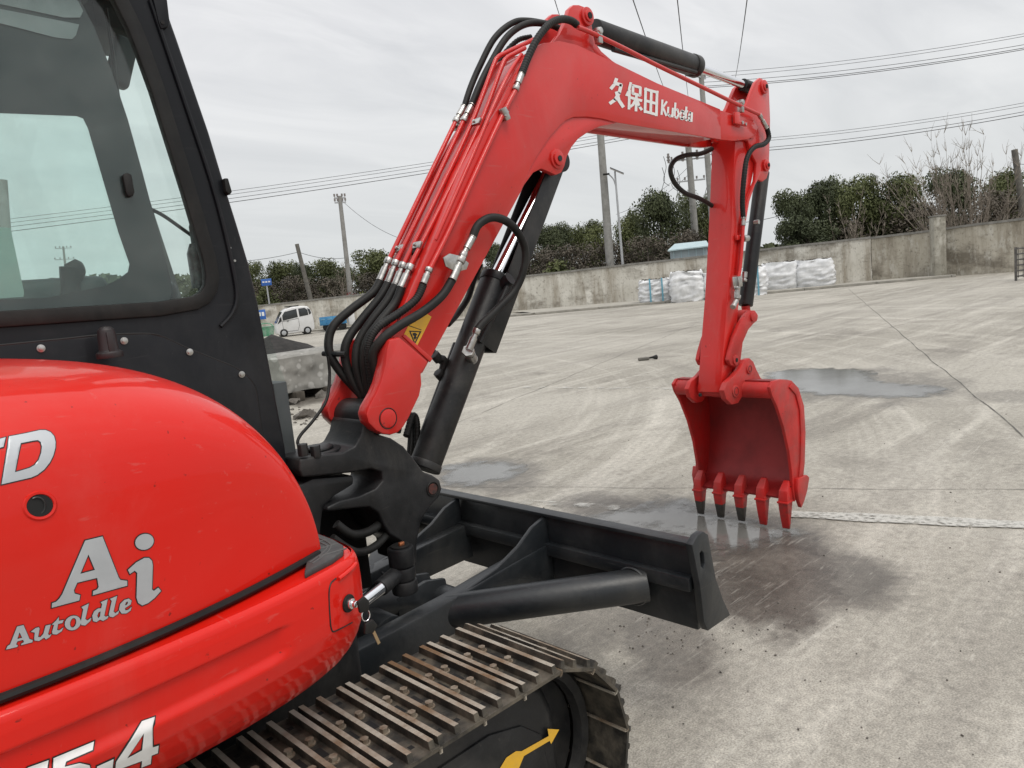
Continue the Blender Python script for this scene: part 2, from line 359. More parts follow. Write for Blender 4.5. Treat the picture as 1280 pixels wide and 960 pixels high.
def puddle(pts, label, seed):
    w = [zp(x, y, .004) for x, y in pts]
    L_ = []
    n = len(w)
    for i in range(n):
        a, b, c, d = w[i-1], w[i], w[(i+1) % n], w[(i+2) % n]
        for k in range(8):
            t = k/8; p = .5*((2*b)+(c-a)*t+(2*a-5*b+4*c-d)*t*t+(3*b-a-3*c+d)*t**3)
            q = noise.noise_vector(p*5+Vector((seed, 0, 0)))*.05 + noise.noise_vector(p*17)*.018
            L_.append((p.x+q.x, p.y+q.y))
    v, f = cdt(L_, (), .06)
    me = bpy.data.meshes.new('puddle'); me.from_pydata([(p.x, p.y, .004) for p in v], [], [list(t) for t in f]); me.update()
    at = me.attributes.new('depth', 'FLOAT', 'POINT')
    for i, p in enumerate(v): at.data[i].value = 0. if i < len(L_) else min((p-Vector(q)).length for q in L_)
    o = link('puddle', me, WATER); struct(o); o['label'] = label
puddle([(952, 468), (985, 461), (1040, 459), (1075, 461), (1092, 463), (1100, 474), (1140, 479), (1180, 483), (1193, 488), (1165, 496), (1110, 498), (1060, 496), (1010, 493), (975, 487)], 'wide grey puddle right of the bucket', 1)
puddle([(545, 590), (560, 579), (610, 575), (650, 577), (663, 582), (652, 593), (635, 601), (600, 609), (560, 610), (535, 605)], 'small grey puddle behind the dozer blade', 2)
puddle([(690, 648), (740, 640), (790, 634), (830, 618), (860, 622), (905, 640), (965, 652), (1010, 662), (990, 676), (940, 690), (895, 700), (850, 680), (790, 668), (720, 660)], 'thin puddle under the bucket teeth', 3)
# white line and joints
def alpha_mat(name, base, lo, hi, sc):
    M = mat(name, base, .7, var=tuple(k*.7 for k in base), vscale=sc*2)
    t = M.node_tree; b = t.nodes['Principled BSDF']
    n = t.nodes.new('ShaderNodeTexNoise'); n.inputs['Scale'].default_value = sc; n.inputs['Detail'].default_value = 8; n.inputs['Roughness'].default_value = .7
    c = t.nodes.new('ShaderNodeTexCoord'); t.links.new(c.outputs['Object'], n.inputs['Vector'])
    r = t.nodes.new('ShaderNodeMapRange'); r.inputs[1].default_value = lo; r.inputs[2].default_value = hi
    t.links.new(n.outputs['Fac'], r.inputs[0]); t.links.new(r.outputs[0], b.inputs['Alpha'])
    return M
LINE = alpha_mat('worn_white_line_paint', (.56, .55, .505), .33, .52, 34)
LINE2 = alpha_mat('faint_white_line_paint', (.66, .65, .6), .46, .68, 6)
JNT = alpha_mat('joint_filler', (.11, .102, .09), .3, .6, 3)
def strip(name, a, b, w, m, z, wob=.0, n=60):
    a, b = Vector(a), Vector(b); d = (b-a); d.z = 0; nr = Vector((-d.y, d.x, 0)).normalized(); bm = B(); prev = None
    for i in range(n+1):
        p = a.lerp(b, i/n); p.z = z; q = noise.noise(p*1.3)*wob; ww = w*(1+.35*noise.noise(p*3))
        e = (bm.verts.new(p+nr*(q-ww/2)), bm.verts.new(p+nr*(q+ww/2)))
        if prev: bm.faces.new((prev[0], prev[1], e[1], e[0]))
        prev = e
    return struct(fin(name, bm, m, smooth=False))
strip('road_marking', zp(985, 643.5), zp(1330, 660), .14, LINE, .0085, .0)
strip('road_marking', zp(640, 627), zp(775, 636), .10, LINE2, .0085, .03)
strip('road_marking', zp(640, 484), zp(900, 487), .12, LINE2, .0085, .05)
strip('expansion_joint', zp(1060, 361), zp(1330, 590), .013, JNT, .004, .03)
strip('expansion_joint', zp(560, 609), zp(1400, 613), .008, JNT, .0042, .03)
strip('expansion_joint', zp(545, 540), zp(870, 405), .012, JNT, .0044, .04)

# ================================================================== EXCAVATOR
X = thing('mini_excavator', 'red and black mini excavator on steel tracks with raised black dozer blade', 'excavator')
YB = .078; Y0, Y1 = YB-.1, YB+.1
def part(name, bm, m, parent=X, **k): return fin(name, bm, m, parent, **k)
def pprism(name, pts, planeY, y0, y1, m, parent=X, bevel=.004, holes=(), **k):
    bm = B(); prism(bm, pxz(pts, planeY), y0, y1, [pxz(h, planeY) for h in holes]); dissolve(bm)
    return part(name, bm, m, parent, bevel=bevel, **k)
def hose(name, pts, r, parent=X, m=RUB, n=12, rib=0.):
    P = smooth_path([yp(x, y, Y) for x, y, Y in pts], 7)
    if rib:
        Q = []; 
        for i in range(len(P)-1):
            for k in range(4): Q.append(P[i].lerp(P[i+1], k/4))
        Q.append(P[-1]); rr = [r*(1+rib*math.sin(i*1.7)) for i in range(len(Q))]
        bm = B(); tube(bm, Q, rr, n)
    else:
        bm = B(); tube(bm, P, r, n)
    return part(name, bm, m, parent, ang=60)
def fitting(a, b, r, parent, name='hose_fitting', m=ZINC):
    a, b = Vector(a), Vector(b); bm = B()
    for t0, t1, k, n in ((0, .25, 1.25, 6), (.25, .42, .8, 16), (.42, .95, 1.1, 16), (.95, 1, 1.2, 16)):
        cyl(bm, a.lerp(b, t0), a.lerp(b, t1), r*k, n)
    return part(name, bm, m, parent, bevel=.001, seg=1)

# ---- boom
bo = [(486, 428), (500, 392), (540, 300), (579, 210), (600, 170), (623, 131), (640, 97), (654, 72), (664, 61), (676, 55), (697, 52), (719, 57), (760, 76), (820, 105), (898, 137), (899, 175), (850, 167), (800, 159), (770, 154), (750, 149), (732, 146.5), (715, 147), (705, 151), (697.5, 157.5), (684, 173), (668, 197), (660, 212), (649, 240), (590, 348), (526, 466), (512, 470), (496, 452)]
boxz = pxz(bo, Y0)
bm = B(); prism(bm, inset(boxz, -.012), Y0+.001, Y1-.001); dissolve(bm)
BOOM = part('boom', bm, REDB, bevel=.003)
for y0, y1 in ((Y0-.012, Y0+.004), (Y1-.004, Y1+.012)):
    bm = B(); prism(bm, boxz, y0, y1); dissolve(bm); part('side_plate', bm, REDB, BOOM, bevel=.003)
lugp = [(487, 424), (500, 421), (536, 452), (527, 467), (528, 480), (525, 495), (512, 522), (505, 534), (498, 541), (489, 544), (480, 543), (470, 538), (461, 529), (458, 518), (461, 508), (470, 492), (476, 478), (482, 455), (484, 437)]
for yn, y0, y1 in ((-.08, -.08, -.02), (-.08, .176, .232)):
    lp = pprism('foot_lug', lugp, yn, y0, y1, REDB, BOOM, bevel=.009)
pv = pxz([(485, 523)], -.08)[0]
for y0, y1 in ((-.084, -.07), (.222, .236)):
    bm = B(); disc_y(bm, pv, .033, y0, y1); part('foot_pin', bm, REDB, BOOM, bevel=.003)
bm = B()
for i in range(40):
    a = 2*math.pi*i/40; b = 2*math.pi*(i+1)/40
cring = [(pv[0]+.036*math.cos(2*math.pi*i/36), -.081, pv[1]+.036*math.sin(2*math.pi*i/36)) for i in range(37)]
tube(bm, cring, .0018, 6, False); part('pin_groove', bm, INK, BOOM)
br = [(772, 154), (750, 158), (735, 165), (722, 174), (714, 184), (708, 196), (705, 208), (701, 216), (694, 219), (686, 215), (676, 211), (666, 216), (655, 231), (645, 249), (640, 254), (652, 226), (672, 190), (690, 164), (705, 150), (720, 145), (745, 146)]
for yn, y0, y1 in ((Y0, Y0-.004, Y0+.026), (Y0, Y1-.026, Y1+.004)):
    pprism('lift_cylinder_bracket', br, yn, y0, y1, REDB, BOOM, bevel=.004)
pb = pxz([(695, 199)], Y0)[0]
bm = B(); disc_y(bm, pb, .042, Y0-.012, Y0+.01); disc_y(bm, pb, .03, Y0-.022, Y0-.01); part('bracket_boss', bm, REDB, BOOM, bevel=.003)
bm = B(); disc_y(bm, pb, .012, Y0-.026, Y0-.02); part('grease_pin', bm, BLK, BOOM)
er = [(690, 55), (700, 42), (708, 26), (712, 11), (717, 6), (724, 6), (732, 9), (738, 17), (741, 40), (744, 53), (752, 64), (766, 76), (784, 88), (740, 76), (700, 60)]
for y0, y1 in ((.0, .028), (.128, .156)):
    pprism('arm_cylinder_bracket', er, 0, y0, y1, REDB, BOOM, bevel=.004)
pe = pxz([(733, 21)], 0)[0]
bm = B(); disc_y(bm, pe, .04, -.012, .01); disc_y(bm, pe, .026, -.02, -.005); part('bracket_boss', bm, REDB, BOOM, bevel=.003)
bm = B(); disc_y(bm, pe, .014, -.024, -.018); part('grease_pin', bm, DARK, BOOM)
ns = [(896, 137), (912, 142), (930, 146), (941, 150), (946, 160), (942, 170), (934, 174.5), (915, 176.5), (899, 175)]
for y0, y1 in ((Y0-.008, Y0+.018), (Y1-.018, Y1+.008)):
    pprism('nose_plate', ns, Y0, y0, y1, REDB, BOOM, bevel=.004)
# weld seam across the foot, plate number
pprism('weld_bead', [(499, 420), (503, 418), (537, 448), (534, 453)], Y0, Y0-.02, Y0-.01, REDB, BOOM, bevel=.003)
# lettering on the boom
def text_quad(name, body, quad, Y, m, parent, off=0., shear=0., tk=.0012):
    cu = bpy.data.curves.new(name, 'FONT'); cu.body = body; cu.offset = off; cu.shear = shear; cu.resolution_u = 3
    ob = bpy.data.objects.new(name, cu); COL.objects.link(ob); bpy.context.view_layer.update()
    me = bpy.data.meshes.new_from_object(ob); bpy.data.objects.remove(ob); bpy.data.curves.remove(cu)
    xs = [v.co.x for v in me.vertices]; ys = [v.co.y for v in me.vertices]; x0, x1, y0, y1 = min(xs), max(xs), min(ys), max(ys)
    tl, tr, bl, brr = [Vector(q) for q in quad]
    for v in me.vertices:
        u, w = (v.co.x-x0)/(x1-x0), (v.co.y-y0)/(y1-y0)
        q = (bl.lerp(brr, u)).lerp(tl.lerp(tr, u), w); v.co = yp(q.x, q.y, Y)
    me.update(); return link(name, me, m, parent)
pass
def stroke(bm, pts, w, Y):
    P = [Vector(p) for p in pts]
    for a, b in zip(P, P[1:]):
        d = (b-a).normalized(); n = Vector((-d.y, d.x))*w/2; a2 = a-d*w*.2; b2 = b+d*w*.2
        bm.faces.new([bm.verts.new(yp(q.x, q.y, Y)) for q in (a2-n, b2-n, b2+n, a2+n)])
bm = B()
def cq(u, v): return Vector((762, 129.5)).lerp(Vector((822.5, 146)), u)+Vector((1, -33))*v
CJ = [[(.125, 1.0), (.09, .78), (.02, .58)], [(.10, .82), (.225, .82), (.19, .50), (.11, .20), (.01, .02)], [(.135, .50), (.19, .22), (.28, .02)],
      [(.42, 1.0), (.385, .68), (.345, .48)], [(.40, .70), (.40, .0)], [(.47, .92), (.47, .62), (.62, .62), (.62, .92), (.455, .92)], [(.43, .44), (.655, .44)], [(.545, .64), (.545, .0)], [(.53, .42), (.48, .2), (.425, .1)], [(.56, .42), (.61, .2), (.66, .1)],
      [(.73, .95), (.73, .03)], [(.71, .91), (.985, .91)], [(.965, .95), (.965, .03)], [(.72, .48), (.97, .48)], [(.72, .07), (.97, .07)], [(.847, .9), (.847, .07)]]
for s_ in CJ: stroke(bm, [cq(*p) for p in s_], 3.3 if s_[0][0] > .3 else 4.2, Y0-.0134-len(bm.faces)*.00003)
part('lettering', bm, WHT, BOOM, smooth=False)
bm = B()
def kq(u, v): return Vector((827, 143)).lerp(Vector((865.5, 152)), u)+Vector((1, -18))*v
LT = [[(0, 0), (0, 1)], [(.14, .95), (.03, .5), (.15, 0)], [(.2, .6), (.2, .12), (.27, .0), (.33, .1)], [(.35, .6), (.35, .0)],
      [(.42, 1), (.42, .1)], [(.42, .5), (.5, .6), (.55, .3), (.5, 0), (.44, .05)], [(.6, .3), (.64, .58), (.7, .55), (.72, .3), (.69, .02), (.63, .02), (.6, .2)],
      [(.78, .9), (.78, .05), (.83, .0)], [(.75, .62), (.83, .62)], [(.97, .6), (.97, 0)], [(.97, .5), (.91, .6), (.87, .3), (.9, .02), (.95, .08)]]
for s_ in LT: stroke(bm, [kq(*p) for p in s_], 2.6, Y0-.0135-len(bm.faces)*.00003)
part('lettering', bm, WHT, BOOM, smooth=False)
# yellow warning label
def flat(name, pts, Y, m, parent, holes=()):
    bm = B(); v, f = cdt(pxz(pts, Y), [pxz(h, Y) for h in holes]); V = [bm.verts.new((p.x, Y, p.y)) for p in v]
    for t in f: bm.faces.new([V[i] for i in t])
    return part(name, bm, m, parent, smooth=False)
WL = flat('warning_label', [(504, 420), (515, 398), (532, 391), (539.5, 396), (520.5, 434)], Y0-.0135, YEL, BOOM)
flat('warning_triangle', [(511.3, 413.3), (527, 414), (518.5, 431)], Y0-.0145, INK, BOOM, holes=[[(513.5, 414.8), (524.5, 415.2), (518.6, 427.5)]])
flat('warning_symbol', [(516, 416.5), (519, 415.8), (522, 418), (520, 420), (521, 422), (518.5, 425), (517, 422), (518, 420), (516, 419)], Y0-.0145, INK, BOOM)
flat('label_rule', [(511, 406.5), (527, 412), (526.6, 412.8), (510.6, 407.3)], Y0-.0144, INK, BOOM)

# ---- pipes and hoses on the boom
HY = X
def pipe(pts, r=.0095): return hose('hydraulic_pipe', pts, r, BOOM, REDB, 10)
pipe([(486, 325, .16), (527, 240, .16), (569, 153, .16)]); pipe([(495, 328, .12), (538, 240, .12), (579, 152, .12)])
pipe([(505, 330, .07), (549, 240, .07), (590, 153, .07), (616, 84, .07), (622, 72, .07), (632, 66, .07), (668, 49, .08)])
pipe([(513, 332, .03), (560, 240, .03), (601, 153, .03), (627, 84, .03), (633, 73, .03), (643, 67, .03), (656, 60, .04)])
pipe([(537, 337, -.045), (562, 287, -.045), (595, 215, -.045), (627, 146, -.045), (646, 110, -.045)], .0105)
pipe([(544, 300, -.03), (590, 196, -.03), (618, 130, -.03), (636, 92, -.02), (652, 68, .0)], .008)
for a, b, Y in (((487, 323), (475, 351), .16), ((496, 326), (485, 354), .12), ((505, 329), (494, 357), .07), ((514, 331), (501, 360), .03)):
    fitting(yp(*a, Y), yp(*b, Y), .0135, BOOM)
fitting(yp(537, 335, -.045), yp(529, 355, -.045), .0125, BOOM)
for a, b, Y in (((569, 153), (580, 133), .16), ((579, 152), (590, 131), .12)): fitting(yp(*a, Y), yp(*b, Y), .0125, BOOM)
fitting(yp(644, 113, -.045), yp(652, 92, -.045), .0125, BOOM)
def clamp(x, y, Y, w=.05, rot=0.):
    c = yp(x, y, Y); bm = B(); R_ = Matrix.Rotation(math.radians(-58+rot), 3, 'Y')
    box(bm, c, (.028, w, .012), R_); cyl(bm, c, c+R_@Vector((0, 0, .014)), .007, 8)
    part('pipe_clamp', bm, ZINC, BOOM, bevel=.002)
for q in ((498, 311, .145), (520, 307, .05), (573, 158, .15), (594, 153, .05)): clamp(*q[:2], q[2]-.0, .062)
for x, y in ((520, 313), (604, 158)):
    bm = B(); c = yp(x, y, .06); box(bm, c, (.04, .035, .03), Matrix.Rotation(math.radians(-58), 3, 'Y')); part('clamp_block', bm, RUB, BOOM, bevel=.004)
clamp(631, 143, -.05, .03); 
bm = B(); cyl(bm, yp(634, 150, -.05), yp(628, 135, -.05), .017, 14); part('pipe_clamp', bm, ZINC, BOOM, bevel=.002)
# bulkhead with the loop hose
BH = pprism('hose_bulkhead', [(553, 322), (561, 317), (574, 320), (585, 329), (582, 337), (569, 340), (556, 333)], Y0-.05, Y0-.056, Y0-.05, ZINC, BOOM, bevel=.001)
fitting(yp(577, 322, -.075), yp(591, 296, -.075), .0135, BOOM); fitting(yp(578, 321, -.075), yp(565, 350, -.075), .0145, BOOM)
R5 = .0165
hose('hydraulic_hose', [(476, 350, .16), (466, 366, .16), (440, 386, .17), (418, 406, .18), (411, 424, .18), (413, 444, .17), (428, 468, .15), (455, 497, .12)], R5)
hose('hydraulic_hose', [(486, 353, .12), (475, 372, .12), (452, 400, .13), (435, 424, .13), (431, 444, .13), (438, 470, .12), (455, 500, .1)], R5)
hose('hydraulic_hose', [(495, 356, .07), (484, 376, .07), (464, 402, .08), (449, 426, .09), (445, 450, .09), (449, 474, .09), (460, 500, .08)], R5)
hose('hydraulic_hose', [(502, 359, .03), (493, 380, .03), (474, 404, .03), (459, 426, .04), (455, 450, .05), (458, 476, .06), (463, 500, .06)], R5)
hose('hydraulic_hose', [(529, 356, -.045), (520, 374, -.04), (498, 392, -.03), (474, 408, -.02), (462, 426, -.01), (461, 446, .0), (464, 474, .02), (466, 500, .04)], .0145, rib=.06)
hose('hydraulic_hose', [(565, 350, -.07), (552, 370, -.07), (528, 390, -.07), (498, 408, -.065), (478, 424, -.05), (466, 442, -.02), (468, 466, .0), (470, 495, .03)], .0165)
hose('hydraulic_hose', [(591, 296, -.075), (598, 281, -.08), (614, 272, -.09), (632, 276, -.1), (647, 290, -.1), (656, 311, -.09), (655, 335, -.08), (644, 362, -.06), (622, 386, -.05), (604, 403, -.05), (597, 412, -.05)], .0165)
fitting(yp(597, 411, -.05), yp(586, 437, -.035), .0135, X)
hose('hydraulic_hose', [(580, 135, .16), (588, 110, .16), (600, 82, .16), (618, 48, .15), (640, 29, .14), (660, 26, .12), (690, 31, .1)], .0135)
hose('hydraulic_hose', [(589, 133, .12), (599, 108, .12), (613, 80, .12), (634, 46, .11), (658, 30, .1), (684, 30, .08), (700, 36, .06)], .0145)
hose('hydraulic_hose', [(610, 120, .19), (622, 80, .19), (645, 52, .18), (664, 46, .16)], .011, rib=.08)
hose('hydraulic_hose', [(652, 93, -.045), (660, 72, -.045), (672, 48, -.05), (687, 30, -.05), (702, 24, -.05), (714, 26, -.045), (721, 31, -.04)], .0155, rib=.07)
# ---- arm cylinder with its pipe
bm = B(); a, b = yp(742, 39, YB), yp(869, 83, YB); cyl(bm, a, b, .056, 28); cyl(bm, a.lerp(b, .95), b+(b-a)*.01, .06, 28)
AC = part('arm_cylinder', bm, BLK, bevel=.004)
c2 = yp(947, 113, YB); bm = B(); cyl(bm, b, c2, .024, 18); part('cylinder_rod', bm, CHR, AC)
bm = B(); d = (c2-b).normalized(); e = c2-d*.02; cyl(bm, e-d*.16, e+d*.04, .036, 16); disc_y(bm, (c2.x, c2.z), .048, YB-.05, YB+.05); part('rod_eye', bm, BLK, AC, bevel=.003)
bm = B(); o_ = Vector((0, .0, -.075)); cyl(bm, a+o_+Vector((.1, -.03, 0)), b+o_+Vector((-.05, -.03, .03)), .014, 10); part('cylinder_port_pipe', bm, BLK, AC)
hose('hydraulic_pipe', [(722, 34, -.05), (735, 39, -.05), (750, 46, -.05), (785, 63, -.05), (820, 81, -.05), (880, 110, -.05), (921, 130, -.05), (949, 143, -.05)], .0105, BOOM, REDB)
for x, y in ((748, 45), (926, 133)):
    bm = B(); cc = yp(x, y, -.045); box(bm, cc, (.028, .03, .07)); cyl(bm, cc+Vector((0, -.02, .02)), cc+Vector((0, .03, .02)), .016, 10); part('pipe_clamp', bm, ZINC, BOOM, bevel=.006)
pprism('clamp_bracket', [(918, 140), (924, 140), (925, 151), (934, 153), (933, 158), (918, 154)], Y0-.03, Y0-.034, Y0-.02, REDB, BOOM, bevel=.002)
bm = B(); cc = yp(929, 153, Y0-.04); cyl(bm, cc, cc+Vector((0, .02, 0)), .01, 6); cc = yp(933, 155, Y0-.04); cyl(bm, cc, cc+Vector((0, .02, 0)), .008, 6); part('bolt', bm, ZINC, BOOM)
fitting(yp(949, 143, -.05), yp(958, 160, -.05), .012, X)
hose('hydraulic_hose', [(958, 158, -.05), (961, 172, -.05), (955, 180, -.06), (943, 184, -.06), (934, 197, -.05), (930, 222, -.045), (928, 250, -.035), (929, 272, -.03)], .0145, rib=.05)
fitting(yp(929, 271, -.03), yp(929, 282, -.03), .0125, X)
hose('hydraulic_hose', [(890, 186, .13), (876, 192, .14), (858, 194, .16), (844, 200, .17), (838, 212, .17), (843, 228, .17), (856, 241, .16), (874, 248, .15), (890, 257, .14)], .0135)
# ---- boom lift cylinder
a, b = yp(530, 585, YB), yp(620, 348, YB)
bm = B(); cyl(bm, a, b, .062, 32); cyl(bm, b-(b-a)*.03, b+(b-a)*.012, .066, 32); cyl(bm, a-(b-a)*.005, a+(b-a)*.03, .066, 32)
LC = part('boom_lift_cylinder', bm, BLK, bevel=.004)
c2 = yp(688, 212, YB); bm = B(); cyl(bm, b, c2, .03, 24); part('cylinder_rod', bm, CHR, LC)
bm = B(); disc_y(bm, pxz([(693, 203)], YB)[0], .05, YB-.05, YB+.05); part('rod_eye', bm, BLK, LC, bevel=.003)
ax = (b-a).normalized(); fr = Vector((ax.z, 0, -ax.x))
pa, pb_ = yp(692, 217, YB), yp(606, 440, YB)
bm = B(); mid = (pa+pb_)/2; ln = (pa-pb_).length; R_ = Matrix((fr, Vector((0, 1, 0)), ax)).transposed()
box(bm, mid, (.012, .12, ln), R_); box(bm, mid+Vector((0, -.057, 0))-fr*.04, (.09, .007, ln), R_); box(bm, mid+Vector((0, .057, 0))-fr*.04, (.09, .007, ln), R_)
part('rod_guard', bm, BLK, LC, bevel=.002)
bm = B(); tube(bm, smooth_path([yp(636, 352, .0), yp(630, 366, -.0), yp(615, 398, .0), yp(600, 428, 0.01)]), .011, 10); cyl(bm, yp(638, 348, -.01), yp(628, 356, .03), .028, 16); part('port_pipe', bm, BLK, LC)
fitting(yp(585, 438, -.03), yp(590, 449, .03), .02, LC, 'elbow_fitting')
bm = B(); tube(bm, [yp(571, 430, .16), yp(545, 500, .16), yp(518, 575, .16)], .017, 10); part('return_pipe', bm, BLK, LC)
bm = B(); tube(bm, smooth_path([yp(541, 440, .16), yp(548, 447, .13), yp(555, 450, .12), yp(553, 462, .13), yp(549, 474, .14)]), .015, 10)
for x, y in ((546, 446), (555, 452), (550, 468)): cyl(bm, yp(x-3, y-3, .13), yp(x+3, y+4, .13), .021, 8)
part('pipe_elbow', bm, BLK, LC, bevel=.002)
hose('hydraulic_hose', [(497, 540, .18), (502, 520, .2), (510, 516, .2), (514, 540, .19), (512, 575, .16)], .014)
hose('hydraulic_hose', [(508, 545, .15), (516, 520, .18), (521, 530, .17), (520, 565, .15), (515, 580, .13)], .014, rib=.05)
hose('hydraulic_hose', [(600, 330, .2), (592, 350, .22), (585, 372, .22), (572, 392, .2), (560, 405, .16)], .014)

# ---- swing bracket
sb = [(462, 520), (470, 542), (490, 548), (505, 558), (518, 574), (530, 590), (541, 594), (550, 600), (553, 611), (549, 622), (537, 634), (527, 652), (522, 676), (521, 706), (513, 706), (511, 684), (500, 676), (487, 668), (479, 655), (473, 641), (462, 634), (440, 636), (409, 640), (409, 634), (425, 626), (450, 620), (470, 611), (479, 601), (477, 590), (465, 586), (440, 591), (378, 597), (374, 588), (375, 574), (400, 569), (428, 566), (444, 558), (452, 543), (455, 526)]
SB = pprism('swing_bracket', sb, -.03, -.03, .186, BLK, bevel=.014, seg=3)
bm = B(); disc_y(bm, pv, .062, -.02, .176, 32); part('pivot_tube', bm, BLK, SB, bevel=.004)
bm = B(); c = yp(396, 566, .08); cyl(bm, c+Vector((0, 0, -.04)), c+Vector((0, 0, .012)), .085, 32); cyl(bm, c+Vector((0, 0, .01)), c+Vector((0, 0, .022)), .06, 32); part('hinge_cap', bm, BLK, SB, bevel=.006)
for x, y in ((379, 566), (395, 568)):
    bm = B(); c = yp(x, y, -.02); cyl(bm, c+Vector((0, 0, -.01)), c+Vector((0, 0, .03)), .018, 6); part('bolt', bm, BLK, SB, bevel=.002)
fp = pxz([(540.5, 611)], -.03)[0]
bm = B(); tube(bm, [(fp[0]+.026*math.cos(2*math.pi*i/30), -.031, fp[1]+.026*math.sin(2*math.pi*i/30)) for i in range(31)], .0035, 6, False); part('pin_ring', bm, RUB, SB)
bm = B(); disc_y(bm, fp, .02, -.034, -.02); part('cylinder_pin', bm, mat('pin_primer', (.12, .03, .02), .6, var=(.02, .02, .02), vscale=60), SB)
pm = [(374, 606), (392, 598), (443, 594), (443, 606), (420, 620), (405, 634), (402, 660), (400, 700), (370, 700), (360, 640)]
pprism('swing_post', pm, -.01, -.01, .16, BLK, bevel=.012)
bm = B(); c = yp(500, 683, -.09); cyl(bm, c, c+Vector((0, 0, -.07)), .046, 28); cyl(bm, c+Vector((0, 0, -.072)), c+Vector((0, 0, -.12)), .044, 28); cyl(bm, c+Vector((0, 0, -.122)), c+Vector((0, 0, -.17)), .046, 28)
part('swing_knuckle', bm, BLK, SB, bevel=.006)
bm = B(); cyl(bm, c+Vector((0, 0, .0)), c+Vector((0, 0, .006)), .034, 24); part('knuckle_cap', bm, RUB, SB, bevel=.002)
bm = B(); box(bm, c+Vector((.0, -.01, .012)), (.02, .012, .012)); part('retainer_clip', bm, mat('copper_clip', (.6, .22, .1), .35, .8), SB, bevel=.002)
k = c+Vector((-.02, 0, -.09)); bm = B(); cyl(bm, k, k+Vector((-.1, -.03, -.015)), .03, 20); part('rod_end', bm, BLK, SB, bevel=.004)
bm = B(); cyl(bm, k+Vector((-.09, -.028, -.013)), k+Vector((-.5, -.14, -.06)), .024, 20); part('swing_cylinder_rod', bm, CHR, X)
hose('grease_line', [(410, 446, .12), (412, 470, .12), (408, 500, .1), (392, 525, .08), (375, 545, .06), (373, 556, .05), (385, 562, .04), (402, 565, .03)], .0055)
bm = B(); tube(bm, [yp(404, 442, .2), yp(432, 443, .1)], .01, 8); part('hose_guide', bm, BLK, X)
# added boxes fill the gap behind the knuckle, coloured near black as its shade
bm = B(); box(bm, (.44, .41, .60), (.64, .40, .50)); box(bm, (.30, .40, .70), (.36, .40, .62)); box(bm, (.22, .15, .70), (.22, .3, .6)); part('gap_filler', bm, VOID, bevel=.02)

# ---- arm
A0, A1 = YB-.075, YB+.077
ar = [(918, 150), (945, 160), (944, 205), (937, 240), (931, 285), (926, 345), (922, 400), (915, 465), (911, 489), (901, 491), (904, 445), (910, 370), (914, 300), (917, 235), (919, 180)]
ARM = pprism('arm', ar, A0, A0, A1, REDB, bevel=.005)
pl = [(950, 97), (957, 101), (961.5, 112), (963, 150), (962, 190), (961, 215), (958.5, 223), (953.5, 227), (948, 224.5), (944, 231), (937, 252), (932, 281), (927.5, 320), (925, 342), (922, 344), (928, 280), (936, 245), (944, 226), (946, 204), (937, 186), (935, 176), (918, 172), (916, 153), (926, 142), (934, 128), (939, 115), (944, 103)]
for y0, y1 in ((A0-.02, A0+.0), (A1-.045, A1-.02)): pprism('pivot_plate', pl, A0-.02, y0, y1, REDB, ARM, bevel=.004)
for x, y, r_ in ((954, 109, .04), (956.5, 207, .036)):
    c = pxz([(x, y)], A0-.02)[0]; bm = B(); disc_y(bm, c, r_, A0-.034, A0-.015); disc_y(bm, c, r_*.62, A0-.042, A0-.03); part('plate_boss', bm, REDB, ARM, bevel=.003)
    bm = B(); disc_y(bm, c, r_*.3, A0-.046, A0-.04); part('grease_pin', bm, DARK, ARM)
c = pxz([(937, 162)], A0-.02)[0]; bm = B(); disc_y(bm, c, .052, A0-.032, A0-.01); part('pivot_boss', bm, REDB, ARM, bevel=.004)
c = yp(922, 297, A0-.01); bm = B(); box(bm, c, (.05, .02, .03)); part('pipe_bracket', bm, REDB, ARM, bevel=.003)
bm = B(); c = yp(931, 298, -.03); cyl(bm, c+Vector((-.02, -.0, 0)), c+Vector((.03, .0, 0)), .02, 12); part('pipe_clamp', bm, ZINC, ARM, bevel=.003)
hose('hydraulic_pipe', [(929, 280, -.03), (928, 300, -.03), (925, 335, -.03), (922, 352, -.03)], .0105, ARM, REDB)
bm = B()
c = yp(922, 352, -.035); box(bm, c, (.045, .04, .06)); part('valve_block', bm, ZINC, ARM, bevel=.005)
fitting(yp(921, 358, -.035), yp(921, 373, -.035), .016, ARM); fitting(yp(923, 370, -.03), yp(916, 384, -.04), .014, ARM); fitting(yp(930, 352, -.01), yp(931, 340, -.01), .014, ARM)
# bucket cylinder
a, b = yp(953, 215, YB), yp(932, 382, YB); bm = B(); cyl(bm, a, b, .043, 24); BC = part('bucket_cylinder', bm, BLK, bevel=.004)
bm = B(); cyl(bm, b, yp(933.5, 396, YB), .026, 16); part('cylinder_rod', bm, REDU, BC)
bm = B(); c = yp(943, 278, .04); cyl(bm, c, c+Vector((0, -.03, 0)), .014, 8); part('cylinder_port', bm, ZINC, BC)
